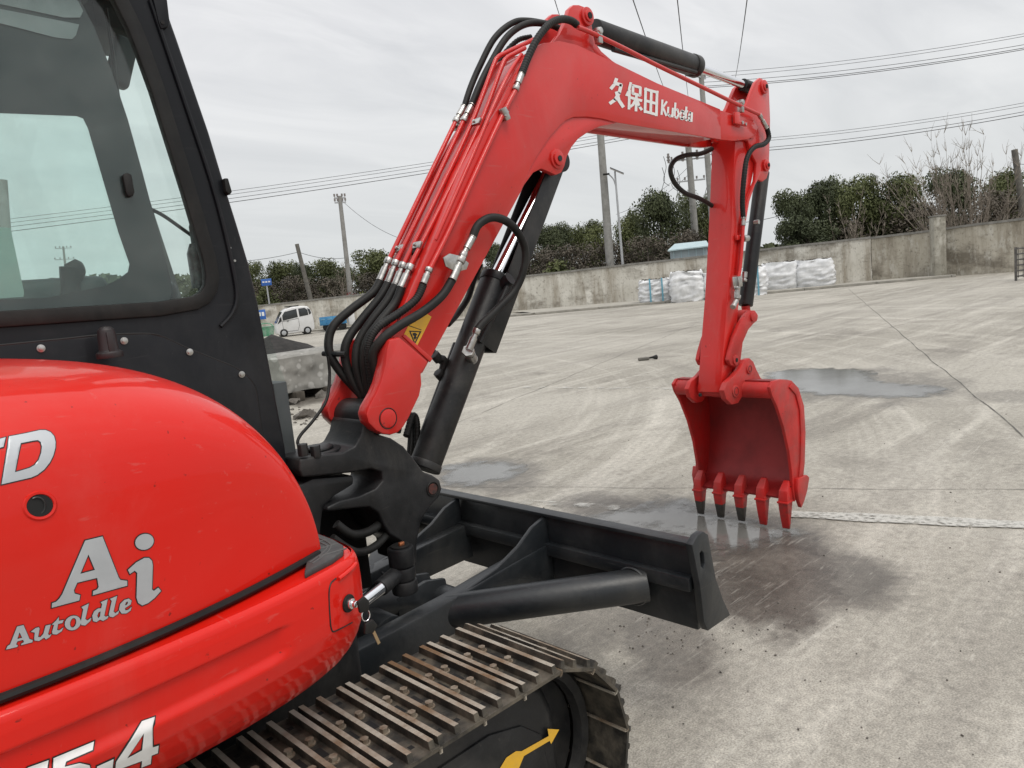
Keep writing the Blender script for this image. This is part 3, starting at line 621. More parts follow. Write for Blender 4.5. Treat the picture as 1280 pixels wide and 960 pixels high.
# linkage
lkp = [(937, 388), (943, 388), (947, 394), (946, 401), (941, 405), (935, 412), (928, 428), (926, 444), (925, 452), (920, 458), (913, 457), (910, 450), (912, 440), (917, 422), (924, 405), (931, 394)]
for y0, y1 in ((A0-.035, A0-.008), (A1+.008, A1+.035)): pprism('bucket_link', lkp, A0-.03, y0, y1, REDU, bevel=.006)
c = pxz([(939.5, 396)], A0-.03)[0]; bm = B(); disc_y(bm, c, .028, A0-.045, A1+.045); disc_y(bm, c, .044, A0+.0, A1); part('link_pin', bm, REDU, bevel=.004)
c1 = pxz([(918, 450)], A0-.03)[0]; bm = B(); disc_y(bm, c1, .03, A0-.044, A1+.044); part('link_pin', bm, REDU, bevel=.004)
bm = B(); disc_y(bm, c1, .012, A0-.047, A0-.04); part('grease_pin', bm, DARK)
# ---- bucket
YL, YR = YB+.342, -.219
prof = [(961, 484), (965, 476.5), (974, 474), (988, 475.5), (997, 485), (1003, 505), (1005, 540), (1003.5, 580), (1000.5, 604), (996, 620), (992, 627), (990, 612), (988.5, 590), (985, 563), (978.5, 534), (970, 508), (963.5, 494)]
BK = B(); sh = [(966, 476), (974, 474.5), (988, 475.5), (997, 485), (1002.5, 505), (1004.5, 540), (1003, 580), (1000, 602), (995, 614), (987, 625)]
shx = pxz(sh, YR); th = []
shs = [(p.x, p.z) for p in smooth_path([Vector((x, 0, z)) for x, z in shx], 5)]
inn = []
for i, (x, z) in enumerate(shs):
    x0, z0 = shs[max(i-1, 0)]; x1, z1 = shs[min(i+1, len(shs)-1)]; t_ = Vector((x1-x0, z1-z0)).normalized(); inn.append((x-t_.y*-.0+(t_.y)*.014, z-t_.x*.014))
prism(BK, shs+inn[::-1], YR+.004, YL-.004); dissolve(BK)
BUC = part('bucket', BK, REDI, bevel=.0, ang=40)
for y0, y1 in ((YR-.008, YR+.012), (YL-.012, YL+.008)): pprism('side_plate', prof, YR, y0, y1, REDU, BUC, bevel=.004)
for y0, y1 in ((YR-.016, YR-.006), (YL+.006, YL+.016)):
    pprism('wear_strip', [(984, 484), (992, 493), (997, 512), (998.5, 540), (998, 575), (995.5, 600), (1000.5, 602), (1003, 578), (1004, 540), (1002, 507), (996, 488), (987, 479)], YR, y0, y1, REDU, BUC, bevel=.003)
    pprism('side_cutter', [(992, 598), (1003, 593), (1006, 596), (1003.5, 612), (999.5, 626), (996, 634), (993, 625), (991, 610)], YR, y0-(.014 if y0 < 0 else .0), y1+(.035 if y0 > 0 else 0.), REDU, BUC, bevel=.004)
ct = pxz([(967, 488)], YR)[0]
bm = B(); disc_y(bm, ct, .047, YR+.01, YL-.01, 28); part('top_tube', bm, REDU, BUC, bevel=.002)
bm = B(); disc_y(bm, ct, .054, A0-.01, A1+.01, 28); part('pivot_bush', bm, REDU, BUC, bevel=.004)
bm = B(); disc_y(bm, pxz([(886, 494)], A0)[0], .01, A0+.05, A0+.06, 10); part('grease_nipple', bm, DARK, BUC)
cb = pxz([(919, 489)], A0-.045)[0]
ear = [(905, 488), (908, 499), (915, 506), (923, 504), (929, 494), (937, 484), (952, 479), (958, 477), (951, 472), (946, 462), (942, 452), (937, 447.5), (931, 450), (926, 460), (918, 470), (909, 478)]
for y0, y1 in ((A0-.05, A0-.016), (A1+.03, A1+.06)):
    pprism('bucket_ear', ear, A0-.05, y0, y1, REDU, BUC, bevel=.005)
for x, y, r_ in ((919, 489, .036), (936, 461, .03)):
    c = pxz([(x, y)], A0-.05)[0]; bm = B(); disc_y(bm, c, r_, A0-.058, A1+.058); part('ear_pin', bm, REDU, BUC, bevel=.003)
    bm = B(); tube(bm, [(c[0]+r_*.6*math.cos(2*math.pi*i/24), A0-.0585, c[1]+r_*.6*math.sin(2*math.pi*i/24)) for i in range(25)], .0015, 5, False); part('pin_groove', bm, INK, BUC)
TIPM = mat('worn_tooth_paint', (.42, .014, .012), .45, var=(.16, .03, .025), vscale=20, lo=.45, hi=.7, bump=.1)
TIPS = mat('bare_wet_steel', (.05, .048, .045), .35, .4, var=(.08, .07, .06), vscale=30)
lip = yp(987, 625, YR); lx, lz = lip.x, lip.z
up_ = Vector((shs[-4][0]-lx, 0, shs[-4][1]-lz)).normalized()
for i in range(5):
    yy = YR+.03+(YL-YR-.06)*i/4
    bm = B()
    def sec(z, hw, x0, x1): return [(x0, yy-hw, z), (x1, yy-hw, z), (x1, yy+hw, z), (x0, yy+hw, z)]
    secs = [sec(lz+.105, .018, lx+.03, lx+.045), sec(lz+.055, .026, lx-.018, lx+.05), sec(lz-.02, .03, lx-.03, lx+.04)]
    pr = None
    for s_ in secs:
        v4 = [bm.verts.new(p) for p in s_]
        if pr:
            for q in range(4): bm.faces.new((pr[q], pr[(q+1) % 4], v4[(q+1) % 4], v4[q]))
        else: bm.faces.new(v4[::-1])
        pr = v4
    bm.faces.new(pr); T = part('bucket_tooth', bm, REDU, BUC, bevel=.004)
    bm = B(); box(bm, (lx+.004, yy, lz-.014), (.08, .068, .012)); part('tooth_collar', bm, REDU, BUC, bevel=.003)
    bm = B(); zt, zb = lz-.018, .012; pr = None
    for z, hw, x0, x1 in ((zt, .03, lx-.028, lx+.038), ((zt+zb)/2+.01, .027, lx-.02, lx+.024), (zb, .022, lx-.006, lx+.008)):
        v4 = [bm.verts.new(p) for p in sec(z, hw, x0, x1)]
        if pr:
            for q in range(4): bm.faces.new((pr[q], pr[(q+1) % 4], v4[(q+1) % 4], v4[q]))
        else: bm.faces.new(v4[::-1])
        pr = v4
    bm.faces.new(pr)
    # the worn end of the tooth is bare steel
    me_t = part('tooth_tip', bm, [TIPM, TIPS], BUC, bevel=.003)
    for p_ in me_t.data.polygons:
        if p_.center.z < (zt+zb)/2 + (-.012 if i > 1 else -.035): p_.material_index = 1

# ---- dozer blade
BX = 1.30
BYR, BYL = -.905, .985
bz1, bz0 = .69, .37
bp_ = []
for i in range(13):
    t = i/12; z = bz1+(bz0-bz1)*t; x = BX+.02+.07*math.sin(math.pi*t*.9)*-.0 + .11*t*t - .03*math.sin(math.pi*t)
    bp_.append((x, z))
front = [(x+.022, z) for x, z in bp_]
bm = B(); prism(bm, bp_+front[::-1], BYR, BYL); dissolve(bm)
BL = part('dozer_blade', bm, BLADE, bevel=.003)
bm = B(); box(bm, (BX+.012, (BYR+BYL)/2, bz1+.004), (.055, BYL-BYR, .014)); part('top_edge', bm, BLADE, BL, bevel=.003)
def xendp(pts, Y):  return pxz(pts, Y)
pprism('end_plate', [(858, 680), (865, 668), (872, 663), (878, 667), (882, 690), (888, 722), (897, 748), (906, 767), (878, 786.5), (873, 775), (868, 730)], BYR, BYR-.022, BYR+.004, BLADE, BL, bevel=.004,
       holes=[[(867.5, 690), (870, 686.5), (873, 690), (874, 703), (872, 709.5), (869, 706)]])
bm = B(); box(bm, (BX+.0, (BYR+BYL)/2, .555), (.045, BYL-BYR-.03, .05)); 
RB = part('blade_rib', bm, BLADE, BL, bevel=.006)
bm = B(); box(bm, (BX+.03, (BYR+BYL)/2, .47), (.02, BYL-BYR-.04, .18)); part('back_plate', bm, BLADE, BL, bevel=.003)
for s_ in (-1, 1):
    yc = .045+s_*.245
    poly = [(-.3, .47), (.35, .505), (.8, .53), (1.05, .555), (1.31, .575), (1.31, .42), (1.0, .41), (.3, .37), (-.3, .34)]
    bm = B(); prism(bm, poly, yc-.038, yc+.038); dissolve(bm); part('push_arm', bm, BLADE, BL, bevel=.008)
    bm = B(); prism(bm, [(.70, .515), (.86, .535), (1.02, .565), (1.14, .612), (1.22, .662), (1.29, .684), (1.305, .684), (1.305, .50), (.9, .50)], yc+s_*.022-.009, yc+s_*.022+.009); dissolve(bm); part('rib_plate', bm, BLADE, BL, bevel=.003)
    a = Vector((.80, yc-s_*.01, .470)); b = Vector((1.30, (-.70 if s_ < 0 else .78), .51)); bm = B(); cyl(bm, a, b, .061, 28); part('brace_tube', bm, BLADE, BL, bevel=.003)
    e = b-(b-a).normalized()*.05; bm = B(); 
    tube(bm, [e+Vector((.0, .065*math.cos(2*math.pi*i/28), .065*math.sin(2*math.pi*i/28))) for i in range(29)], .006, 6, False); part('weld_bead', bm, BLADE, BL)
bm = B(); cyl(bm, (.93, -.2, .42), (.93, .3, .42), .06, 24); part('cross_tube', bm, BLADE, BL, bevel=.003)
bm = B(); prism(bm, [(.72, .5), (.86, .52), (.95, .50), (.97, .36), (.72, .33)], -.0, .02); prism(bm, [(.72, .5), (.86, .52), (.95, .50), (.97, .36), (.72, .33)], .1, .12); part('cylinder_lug', bm, BLADE, BL, bevel=.003)
bm = B(); cyl(bm, (.2, .06, .60), (.82, .06, .45), .062, 24); cyl(bm, (.60, -.12, .44), (.60, .26, .44), .07, 24); part('blade_cylinder', bm, BLADE, X, bevel=.004)
# ---- undercarriage
bm = B(); box(bm, (-.45, .03, .50), (1.6, .74, .26)); box(bm, (-.45, .03, .63), (.9, .9, .12)); part('undercarriage_frame', bm, BLK, bevel=.02)
def track(side):
    yc = -.78 if side < 0 else .84
    T = bpy.data.objects.new('crawler_track', None); COL.objects.link(T); T.parent = X
    cx0, cx1, cz, r_ = -1.47, .50, .315, .288
    per = 2*(cx1-cx0)+2*math.pi*r_; n = 43; P = per/n
    global SHOE
    for k_ in range(n):
        s_ = (k_*P + (.080-cx0) ) % per   # phase so one shoe starts at x = .08 on the top run
        L1 = cx1-cx0
        if s_ < L1: x, z, a = cx0+s_, cz+r_, 0.
        elif s_ < L1+math.pi*r_:
            q = (s_-L1)/r_; x, z, a = cx1+r_*math.sin(q), cz+r_*math.cos(q), q
        elif s_ < 2*L1+math.pi*r_: x, z, a = cx1-(s_-L1-math.pi*r_), cz-r_, math.pi
        else:
            q = (s_-2*L1-math.pi*r_)/r_; x, z, a = cx0-r_*math.sin(q), cz-r_*math.cos(q), math.pi+q
        o = bpy.data.objects.new('track_shoe', SHOE); COL.objects.link(o); o.parent = T
        o.location = (x, yc, z); o.rotation_euler = (0, a, 0)
    # link chain and frame
    bm = B()
    for dy in (-.05, .05):
        pth = [(cx0+(cx1-cx0)*i/20, yc+dy, cz+r_-.03) for i in range(21)]+[(cx1+(r_-.03)*math.sin(q), yc+dy, cz+(r_-.03)*math.cos(q)) for q in [math.pi*i/14 for i in range(1, 15)]]+[(cx1-(cx1-cx0)*i/20, yc+dy, cz-r_+.03) for i in range(1, 21)]
        tube(bm, pth, .026, 6)
    part('link_chain', bm, BLK, T)
    for cx in (cx0, cx1):
        bm = B(); disc_y(bm, (cx, cz), .235, yc-.035, yc+.035, 32); part('idler_wheel', bm, BLK, T, bevel=.006)
    return T, yc
# one triple-grouser shoe: plate, three bars, four bolts, slots
bm = B(); P = .1346
for f_ in box(bm, (.0, 0, .0), (P*1.0, .40, .009)): f_.material_index = 0
for f_ in box(bm, (-P*.5, 0, -.006), (.008, .40, .016)): f_.material_index = 1
for f_ in box(bm, (P*.47, 0, -.007), (.006, .40, .010)): f_.material_index = 0
for ux in (-.061, -.012, .047):
    n0 = len(bm.faces); fs = box(bm, (ux, 0, .0135), (.0155, .392, .020))
    for v_ in {v_ for f_ in fs for v_ in f_.verts}:
        if v_.co.z > .015: v_.co.y *= .975; v_.co.x += (ux-v_.co.x)*.12
    fs[1].material_index = 1
for ux in (-.036, .017):
    for vy in (-.052, .052):
        n0 = len(bm.faces); bm.faces.ensure_lookup_table(); cyl(bm, (ux, vy, .004), (ux, vy, .0075), .0145, 12); cyl(bm, (ux, vy, .007), (ux, vy, .0185), .0105, 6)
        bm.faces.ensure_lookup_table()
        for f_ in bm.faces[n0:]: f_.material_index = 2
    for vy, l_, w_ in ((0, .042, .016), (-.15, .014, .012), (.15, .014, .012)):
        fs = box(bm, (ux+(.0 if vy == 0 else .004), vy, .0047), (w_, l_, .0008))
        for f_ in fs: f_.material_index = 3
SHOE = bpy.data.meshes.new('track_shoe'); bmesh.ops.recalc_face_normals(bm, faces=bm.faces); bm.to_mesh(SHOE); bm.free()
for q in (TRK, GRO, BOLT, DARK): SHOE.materials.append(q)
TR, _ = track(-1); track(1)
tf = [(-1.45, .20), (-1.45, .50), (-1.2, .56), (.30, .572), (.50, .568), (.575, .52), (.605, .44), (.61, .33), (.61, .13), (-1.3, .13)]
bm = B(); prism(bm, tf, -.885, -.70); dissolve(bm); TFR = part('track_frame', bm, BLK, TR, bevel=.03, seg=3)
bm = B(); prism(bm, [(-1.3, .30), (-1.3, .47), (.36, .49), (.47, .46), (.54, .40), (.555, .30), (.54, .20)], -.893, -.88); dissolve(bm); part('frame_panel', bm, BLK, TR, bevel=.006)
flat('direction_arrow', [(624, 962), (633, 947), (645, 939), (652, 939), (686, 920), (684.5, 911), (699, 912), (689, 930), (687, 926), (655, 945), (648, 962)], -.8945, YEL, TR)

# ---- hood (engine cover) on the right-hand side
HX0, HXN, HM, HN, HH, HW, HDW, HZS, HYI = -.607, .035, 2.682, 5.798, .498, .96, .143, 1.06, .05
def hood_mesh():
    bm = B(); nu, nv = 56, 44; rows = []
    xs = [-1.75+(HX0+1.75)*i/18 for i in range(18)] + [HX0+(HXN-HX0)*math.sin(math.pi/2*i/nu) for i in range(nu+1)]
    for x in xs:
        t = max(0, (x-HX0)/(HXN-HX0)); H_ = HH*max(1-t**HM, 0)**(1/HM); W_ = HW-HDW*t*t; row = []
        for j in range(nv+1):
            q = math.pi/2*j/nv; row.append(bm.verts.new((x, HYI-W_*max(math.cos(q), 0)**(2/HN), HZS+H_*math.sin(q)**(2/HN))))
        rows.append(row)
    for i in range(len(rows)-1):
        for j in range(nv):
            try: bm.faces.new((rows[i][j], rows[i+1][j], rows[i+1][j+1], rows[i][j+1]))
            except ValueError: pass
    return bm
hb = hood_mesh()
bmesh.ops.remove_doubles(hb, verts=hb.verts, dist=1e-5); bmesh.ops.recalc_face_normals(hb, faces=hb.faces)
HBVH = BVHTree.FromBMesh(hb)
HOOD = part('engine_hood', hb, RED, ang=60)
# ---- lower body: counterweight skirt with its recessed band
ZT = 1.045
def plan(s):
    """plan path of the skirt's top edge, s in 0..1 from the rear to behind the front corner; returns point and outward normal"""
    return PL[min(int(s*(len(PL)-1)), len(PL)-1)]
pp = [(-1.75, -.80), (-1.55, -.91), (-1.3, -.945), (-.9, -.95), (-.5, -.945), (-.25, -.925), (-.08, -.895), (.03, -.862), (.082, -.83), (.105, -.79), (.115, -.72), (.125, -.5), (.13, -.25), (.13, .0)]
PP = smooth_path([Vector((x, y, 0)) for x, y in pp], 12)
PR = [(0, -.012), (.004, -.004), (.012, .0), (.03, .003), (.06, .004), (.10, .003), (.13, 0), (.16, -.008), (.19, -.022), (.22, -.042), (.25, -.070), (.28, -.108), (.305, -.15), (.325, -.195), (.335, -.225)]
def prf(d):
    for (a, x), (b, y) in zip(PR, PR[1:]):
        if d <= b: return x+(y-x)*(d-a)/(b-a)
    return PR[-1][1]
def sstep(a, b, x): t = min(1, max(0, (x-a)/(b-a))); return t*t*(3-2*t)
lb = B(); rows = []; nd = 84
for i, p in enumerate(PP):
    t_ = (PP[min(i+1, len(PP)-1)]-PP[max(i-1, 0)]).normalized(); nr = Vector((t_.y, -t_.x, 0)); row = []
    for j in range(nd+1):
        d_ = .335*j/nd; o_ = prf(d_); 
        # recessed band, closed by a rounded end short of the front corner
        xe = -.13 - max(0, abs(d_-.085)-.02)*.6
        w_ = (sstep(.058, .064, d_)*(1-sstep(.108, .128, d_)))*(1-sstep(xe-.03, xe, p.x))
        tk = sstep(-.35, .0, p.x); dr = (nr.lerp(Vector((.40, -.91, 0)), tk) if o_ < 0 else nr); row.append(lb.verts.new(p+dr*o_-nr*(.012*w_)+Vector((0, 0, ZT-d_))))
    rows.append(row)
for i in range(len(rows)-1):
    for j in range(nd): lb.faces.new((rows[i][j], rows[i+1][j], rows[i+1][j+1], rows[i][j+1]))
bmesh.ops.recalc_face_normals(lb, faces=lb.faces)
LBVH = BVHTree.FromBMesh(lb)
SK = part('body_skirt', lb, RED, ang=50)
# floor of the body: closes the skirt top and bottom
bm = B(); tp = [(p.x, p.y) for p in PP]+[(.13, .35), (-1.75, .35)]
def slab(bm, loop, z0, z1):
    v, f = cdt(loop); A_ = [bm.verts.new((p.x, p.y, z0)) for p in v]; B_ = [bm.verts.new((p.x, p.y, z1)) for p in v]
    for t in f: bm.faces.new([A_[i] for i in t]); bm.faces.new([B_[i] for i in reversed(t)])
    n = len(loop)
    cnt = {}
    for t in f:
        for i in range(len(t)):
            a, b = t[i], t[(i+1) % len(t)]; k = (min(a, b), max(a, b)); cnt[k] = None if k in cnt else (a, b)
    for e in cnt.values():
        if e: bm.faces.new((A_[e[1]], A_[e[0]], B_[e[0]], B_[e[1]]))
slab(bm, inset(tp, -.012), ZT-.012, ZT-.002); part('deck', bm, RED, bevel=.0)
bm = B(); slab(bm, inset(tp, -.235), ZT-.325, ZT-.30); part('belly_plate', bm, BLK)
# rubber seal between hood and skirt
bm = B(); sp = []
for i in range(60):
    x = -1.7+(HXN-.012+1.7)*(1-(1-i/59)**1.6); t = max(0, (x-HX0)/(HXN-HX0)); sp.append((x, HYI-(HW-HDW*t*t)-.004, HZS-.005))
tube(bm, sp, .0085, 8); part('hood_seal', bm, RUB)
# step mat on the deck in front of the hood
mt = [(-.06, -.862), (-.03, -.852), (.02, -.838), (.062, -.815), (.085, -.78), (.095, -.72), (.105, -.5), (.11, -.2), (.0, -.2), (.0, -.5), (-.0, -.75), (-.02, -.80), (-.05, -.845)]
bm = B(); slab(bm, mt, ZT-.004, ZT+.011); dissolve(bm); SM = part('step_mat', bm, MATT, bevel=.004)
bm = B()
for k_ in range(12):
    y = -.80+.05*k_; tube(bm, [(.01, y, ZT+.0115), (.075+.015*min(1, k_/4), y-.01, ZT+.0115)], .002, 5)
for off in (.02, .032):
    tube(bm, smooth_path([(-.02, -.845+off, ZT+.0115), (.0, -.836+off, ZT+.0115), (.05, -.80+off, ZT+.0115), (.095-off, -.72, ZT+.0115), (.105-off, -.5, ZT+.0115), (.108-off, -.25, ZT+.0115)]), .0018, 5)
part('mat_tread', bm, mat('mat_tread_dust', (.10, .10, .098), .7), SM)
# decals wrapped on hood and skirt
def wrap(name, loops, bvh, off, m, parent, grid=2.2):
    bm = B(); v, f = cdt(loops[0], loops[1:], grid); V = []
    for p in v:
        d = ray(p.x, p.y).normalized(); h, nrm, _, _ = bvh.ray_cast(CAM, d)
        if h is None: V.append(None); continue
        if nrm.dot(d) > 0: nrm = -nrm
        V.append(bm.verts.new(h+nrm*off))
    for t in f:
        if all(V[i] for i in t): bm.faces.new([V[i] for i in t])
    return part(name, bm, m, parent, ang=80)
def glyph(name, loops, bvh, m, parent, o=1.6, grid=3.):
    G = wrap(name, loops, bvh, .0016, m, parent, grid)
    ol = [inset(loops[0], o)]+[inset(h, -o) for h in loops[1:]]
    wrap('decal_outline', ol, bvh, .0008, INK, parent, grid)
    return G
def sc_(L_, s, ox, oy): return [[(ox+x/s, oy+y/s) for x, y in l] for l in L_]
D1 = lambda L_: sc_(L_, 5.818, 0, 520)
D2 = lambda L_: sc_(L_, 5.332, 0, 640)
D3 = lambda L_: sc_(L_, 5.333, 0, 860)
glyph('lettering', D1([[(65, 152), (180, 130), (290, 106), (330, 106), (365, 120), (392, 150), (402, 190), (400, 235), (385, 290), (360, 340), (320, 390), (270, 428), (225, 448), (120, 472), (10, 498)], [(150, 200), (240, 182), (275, 178), (295, 192), (303, 225), (298, 270), (280, 320), (250, 358), (215, 378), (160, 395), (107, 410)]]), HBVH, SILV, HOOD, 1.3)
glyph('lettering', D1([[(-140, 205), (40, 158), (24, 226), (-40, 245), (-90, 500), (-140, 510)]]), HBVH, SILV, HOOD, 1.3)
glyph('lettering', D2([[(343, 637), (345, 606), (372, 597), (392, 577), (412, 548), (565, 190), (680, 162), (788, 435), (800, 452), (845, 458), (845, 490), (616, 553), (618, 526), (645, 515), (655, 498), (645, 438), (512, 470), (490, 520), (495, 542), (532, 553), (526, 588)], [(587, 282), (630, 385), (533, 411)]]), HBVH, SILV, HOOD, 1.3)
glyph('lettering', D2([ell(960, 198, 63, 52, 20, -.35)]), HBVH, SILV, HOOD, 1.3)
glyph('lettering', D2([[(850, 385), (905, 335), (960, 305), (990, 305), (1010, 325), (1015, 355), (1010, 515), (1022, 525), (1052, 503), (1070, 525), (1030, 570), (985, 606), (945, 622), (918, 605), (907, 570), (912, 405), (895, 390), (863, 412)]]), HBVH, SILV, HOOD, 1.3)
for lt in ([[(38, 915), (48, 892), (66, 880), (112, 762), (155, 752), (195, 845), (216, 852), (214, 866), (138, 886), (142, 874), (158, 866), (153, 850), (115, 860), (105, 880), (118, 888), (112, 898)], [(128, 800), (146, 836), (114, 845)]],
           [[(203, 797), (235, 772), (256, 766), (262, 775), (252, 832), (268, 832), (287, 810), (302, 756), (336, 748), (318, 812), (326, 820), (342, 810), (330, 832), (304, 848), (292, 835), (258, 858), (228, 855), (226, 840), (230, 802)]],
           [[(344, 748), (372, 722), (390, 698), (390, 724), (422, 718), (414, 738), (385, 745), (378, 785), (392, 788), (420, 768), (410, 792), (375, 815), (348, 812), (345, 795), (358, 752)]],
           [ell(483, 738, 56, 47, 18, -.5), ell(485, 737, 20, 33, 12, .25)],
           [[(540, 632), (590, 608), (566, 712), (580, 722), (606, 702), (600, 725), (565, 755), (540, 752), (535, 738), (552, 648)]],
           [[(612, 690), (625, 660), (650, 642), (672, 640), (678, 612), (668, 600), (715, 580), (692, 690), (702, 697), (722, 690), (714, 708), (684, 725), (664, 716), (640, 732), (618, 726)], [(645, 690), (654, 668), (668, 660), (664, 695), (652, 706)]],
           [[(730, 578), (778, 558), (754, 662), (766, 674), (792, 654), (785, 677), (750, 700), (728, 696), (722, 682), (742, 592)]],
           [[(790, 650), (798, 612), (825, 585), (855, 576), (874, 590), (868, 615), (830, 640), (832, 654), (850, 652), (874, 630), (868, 655), (840, 675), (808, 676)], [(830, 622), (836, 602), (848, 594), (850, 606), (842, 617)]]):
    glyph('lettering', D2(lt), HBVH, SILV, HOOD, .8, 4.)
glyph('lettering', D3([[(1030, 193), (945, 222), (772, 490), (765, 548), (945, 482), (940, 527), (1002, 502), (1008, 447), (1050, 430), (1055, 380), (1015, 392)], [(958, 298), (945, 412), (845, 465)]]), LBVH, WHT, SK, 1.6)
glyph('lettering', D3([[(645, 520), (755, 470), (748, 532), (638, 578)]]), LBVH, WHT, SK, 1.6)
glyph('lettering', D3([[(355, 465), (625, 355), (617, 415), (440, 492), (430, 527), (530, 500), (595, 512), (610, 570), (570, 650), (440, 720), (330, 740), (330, 690), (430, 670), (510, 620), (520, 575), (480, 565), (345, 600)]]), LBVH, WHT, SK, 1.6)
glyph('lettering', D3([[(185, 527), (322, 478), (315, 537), (215, 580), (200, 640), (100, 680), (120, 600)]]), LBVH, WHT, SK, 1.6)
# hole in the hood
wrap('hood_hole', [ell(49.5, 631.5, 18.5, 15.5, 26, -.15)], HBVH, .0012, DARK, HOOD)
def hit(bvh, x, y):
    d = ray(x, y).normalized(); h, n, _, _ = bvh.ray_cast(CAM, d); return h, (n if n.dot(d) < 0 else -n)
bm = B(); tube(bm, [hit(HBVH, x, y)[0] for x, y in ell(49.5, 632, 19.2, 16.2, 26, -.15)]+[hit(HBVH, *ell(49.5, 632, 19.2, 16.2, 26, -.15)[0])[0]], .0035, 6, False); part('hole_rim', bm, RED, HOOD)
bm = B(); h, n = hit(HBVH, 49.5, 631.5); tube(bm, [h+n*.0018+Vector((.011*math.cos(a_)-.004, 0, .014*math.sin(a_))) for a_ in [math.pi*i/10-1.2 for i in range(11)]], .0012, 5); part('latch_barrel', bm, mat('latch_black', (.02, .02, .02), .3), HOOD)
# key panel on the skirt
DL = [(420, 723), (413, 730), (411, 745), (412.5, 775), (414, 786), (417, 789.5), (425, 786), (440, 778)]
bm = B(); tube(bm, smooth_path([hit(LBVH, x, y)[0]+hit(LBVH, x, y)[1]*.0004 for x, y in DL], 5), .0017, 6); part('fuel_door_gap', bm, INK, SK)
bm = B(); tube(bm, [hit(LBVH, x, y)[0]+hit(LBVH, x, y)[1]*.003 for x, y in ((422, 724), (430, 718), (438, 711), (443, 705))], .0048, 8); part('fuel_door_hinge', bm, RED, SK)
h, n = hit(LBVH, 435, 754)
bm = B(); cyl(bm, h-n*.004, h+n*.005, .0195, 28); part('lock_escutcheon', bm, RUB, SK, bevel=.002)
bm = B(); cyl(bm, h, h+n*.013, .0115, 24); cyl(bm, h+n*.012, h+n*.024, .0075, 18); part('lock_cylinder', bm, CHR, SK, bevel=.0015)
bm = B(); kk = h+n*.024; box(bm, kk+n*.008, (.004, .012, .010)); part('key_blade', bm, ZINC, SK)
R_ = Matrix.Rotation(.3, 3, 'Z')
bm = B(); kc = h+n*.038; prism(bm, [(kc.x-.010, kc.z-.014), (kc.x+.012, kc.z-.016), (kc.x+.016, kc.z+.004), (kc.x+.006, kc.z+.018), (kc.x-.012, kc.z+.012)], kc.y-.004, kc.y+.004); part('key_head', bm, RUB, SK, bevel=.002)
bm = B(); rc = kc+Vector((.006, 0, -.026)); tube(bm, [rc+Vector((.010*math.cos(q), .002, .013*math.sin(q))) for q in [2*math.pi*i/20 for i in range(21)]], .0012, 6, False); part('key_ring', bm, CHR, SK)
bm = B(); k2 = rc+Vector((.004, -.002, -.026)); prism(bm, [(k2.x-.016, k2.z-.010), (k2.x+.004, k2.z-.016), (k2.x+.018, k2.z-.004), (k2.x+.008, k2.z+.014), (k2.x-.012, k2.z+.010)], k2.y-.004, k2.y+.004); part('key_head', bm, RUB, SK, bevel=.002)
bm = B(); box(bm, k2+Vector((.012, 0, -.03)), (.007, .002, .034), Matrix.Rotation(-.3, 3, 'Y')); part('key_blade', bm, mat('brass_key', (.45, .33, .2), .35, .9), SK)

# ---- cab
CY = .05
outer = [(362, 600), (357, 556), (346, 500), (335, 440), (324, 382), (312, 330), (298, 283), (283, 235), (262, 165), (240, 100), (222, 48), (205, 0), (185, -60), (165, -105), (120, -128), (-120, -150), (-560, -160), (-620, 620)]
hole = [(-420, 432), (0, 404), (120, 396), (200, 390), (245, 382), (258, 375), (266, 362), (268, 345), (264, 322), (256, 295), (240, 240), (220, 175), (200, 112), (182, 62), (170, 32), (160, 12), (150, -8), (135, -28), (112, -42), (70, -48), (-400, -62)]
bm = B(); prism(bm, pxz(outer, CY), CY, CY+.07, [pxz(hole, CY)]); dissolve(bm)
CAB = part('cab', bm, CABB, bevel=.012, seg=3)
bm = B(); hx = pxz(hole, CY); prism(bm, inset(hx, .012), CY-.012, CY+.02, [inset(hx, -.03)]); dissolve(bm); part('window_seal', bm, RUB, CAB, bevel=.005)
# pillar ridge and top bracket
rg = [(188, 0), (205, 50), (232, 130), (262, 220), (280, 285), (292, 340), (296, 372), (290, 392), (276, 408)]
bm = B(); tube(bm, smooth_path([yp(x, y, CY-.004) for x, y in rg]), .007, 8); part('pillar_ridge', bm, CABB, CAB)
pprism('pillar_bracket', [(182, -30), (204, -20), (210, 30), (208, 36), (199, 38), (196, 30)], CY, CY-.016, CY+.002, CABB, CAB, bevel=.003)
c = yp(203, 28, CY-.017); bm = B(); cyl(bm, c, c+Vector((0, -.003, 0)), .006, 8); part('bolt', bm, DARK, CAB)
pprism('mirror_stub', [(277, 224), (282, 224), (287, 241), (284, 245), (279, 240)], CY, CY-.02, CY+.03, RUB, CAB, bevel=.003)
lpn = [(-300, 470), (-100, 442), (0, 432), (80, 424), (130, 419), (185, 417.5), (205, 422), (235, 436), (265, 448), (292, 459), (308, 470), (318, 484), (322, 505), (330, 570), (300, 700), (-300, 760)]
pprism('side_panel', lpn, CY, CY-.008, CY+.004, CABB, CAB, bevel=.003)
bm = B(); tube(bm, smooth_path([yp(x, y, CY-.004) for x, y in lpn[:14]]), .004, 6); part('panel_gap', bm, INK, CAB)
for x, y in ((51, 434.5), (155, 425), (237, 439), (302, 467)):
    c = yp(x, y+1, CY-.008); bm = B(); cyl(bm, c, c+Vector((0, -.007, 0)), .008, 6); cyl(bm, c, c+Vector((0, -.003, 0)), .0105, 18); part('panel_bolt', bm, ZINC, CAB, bevel=.001)
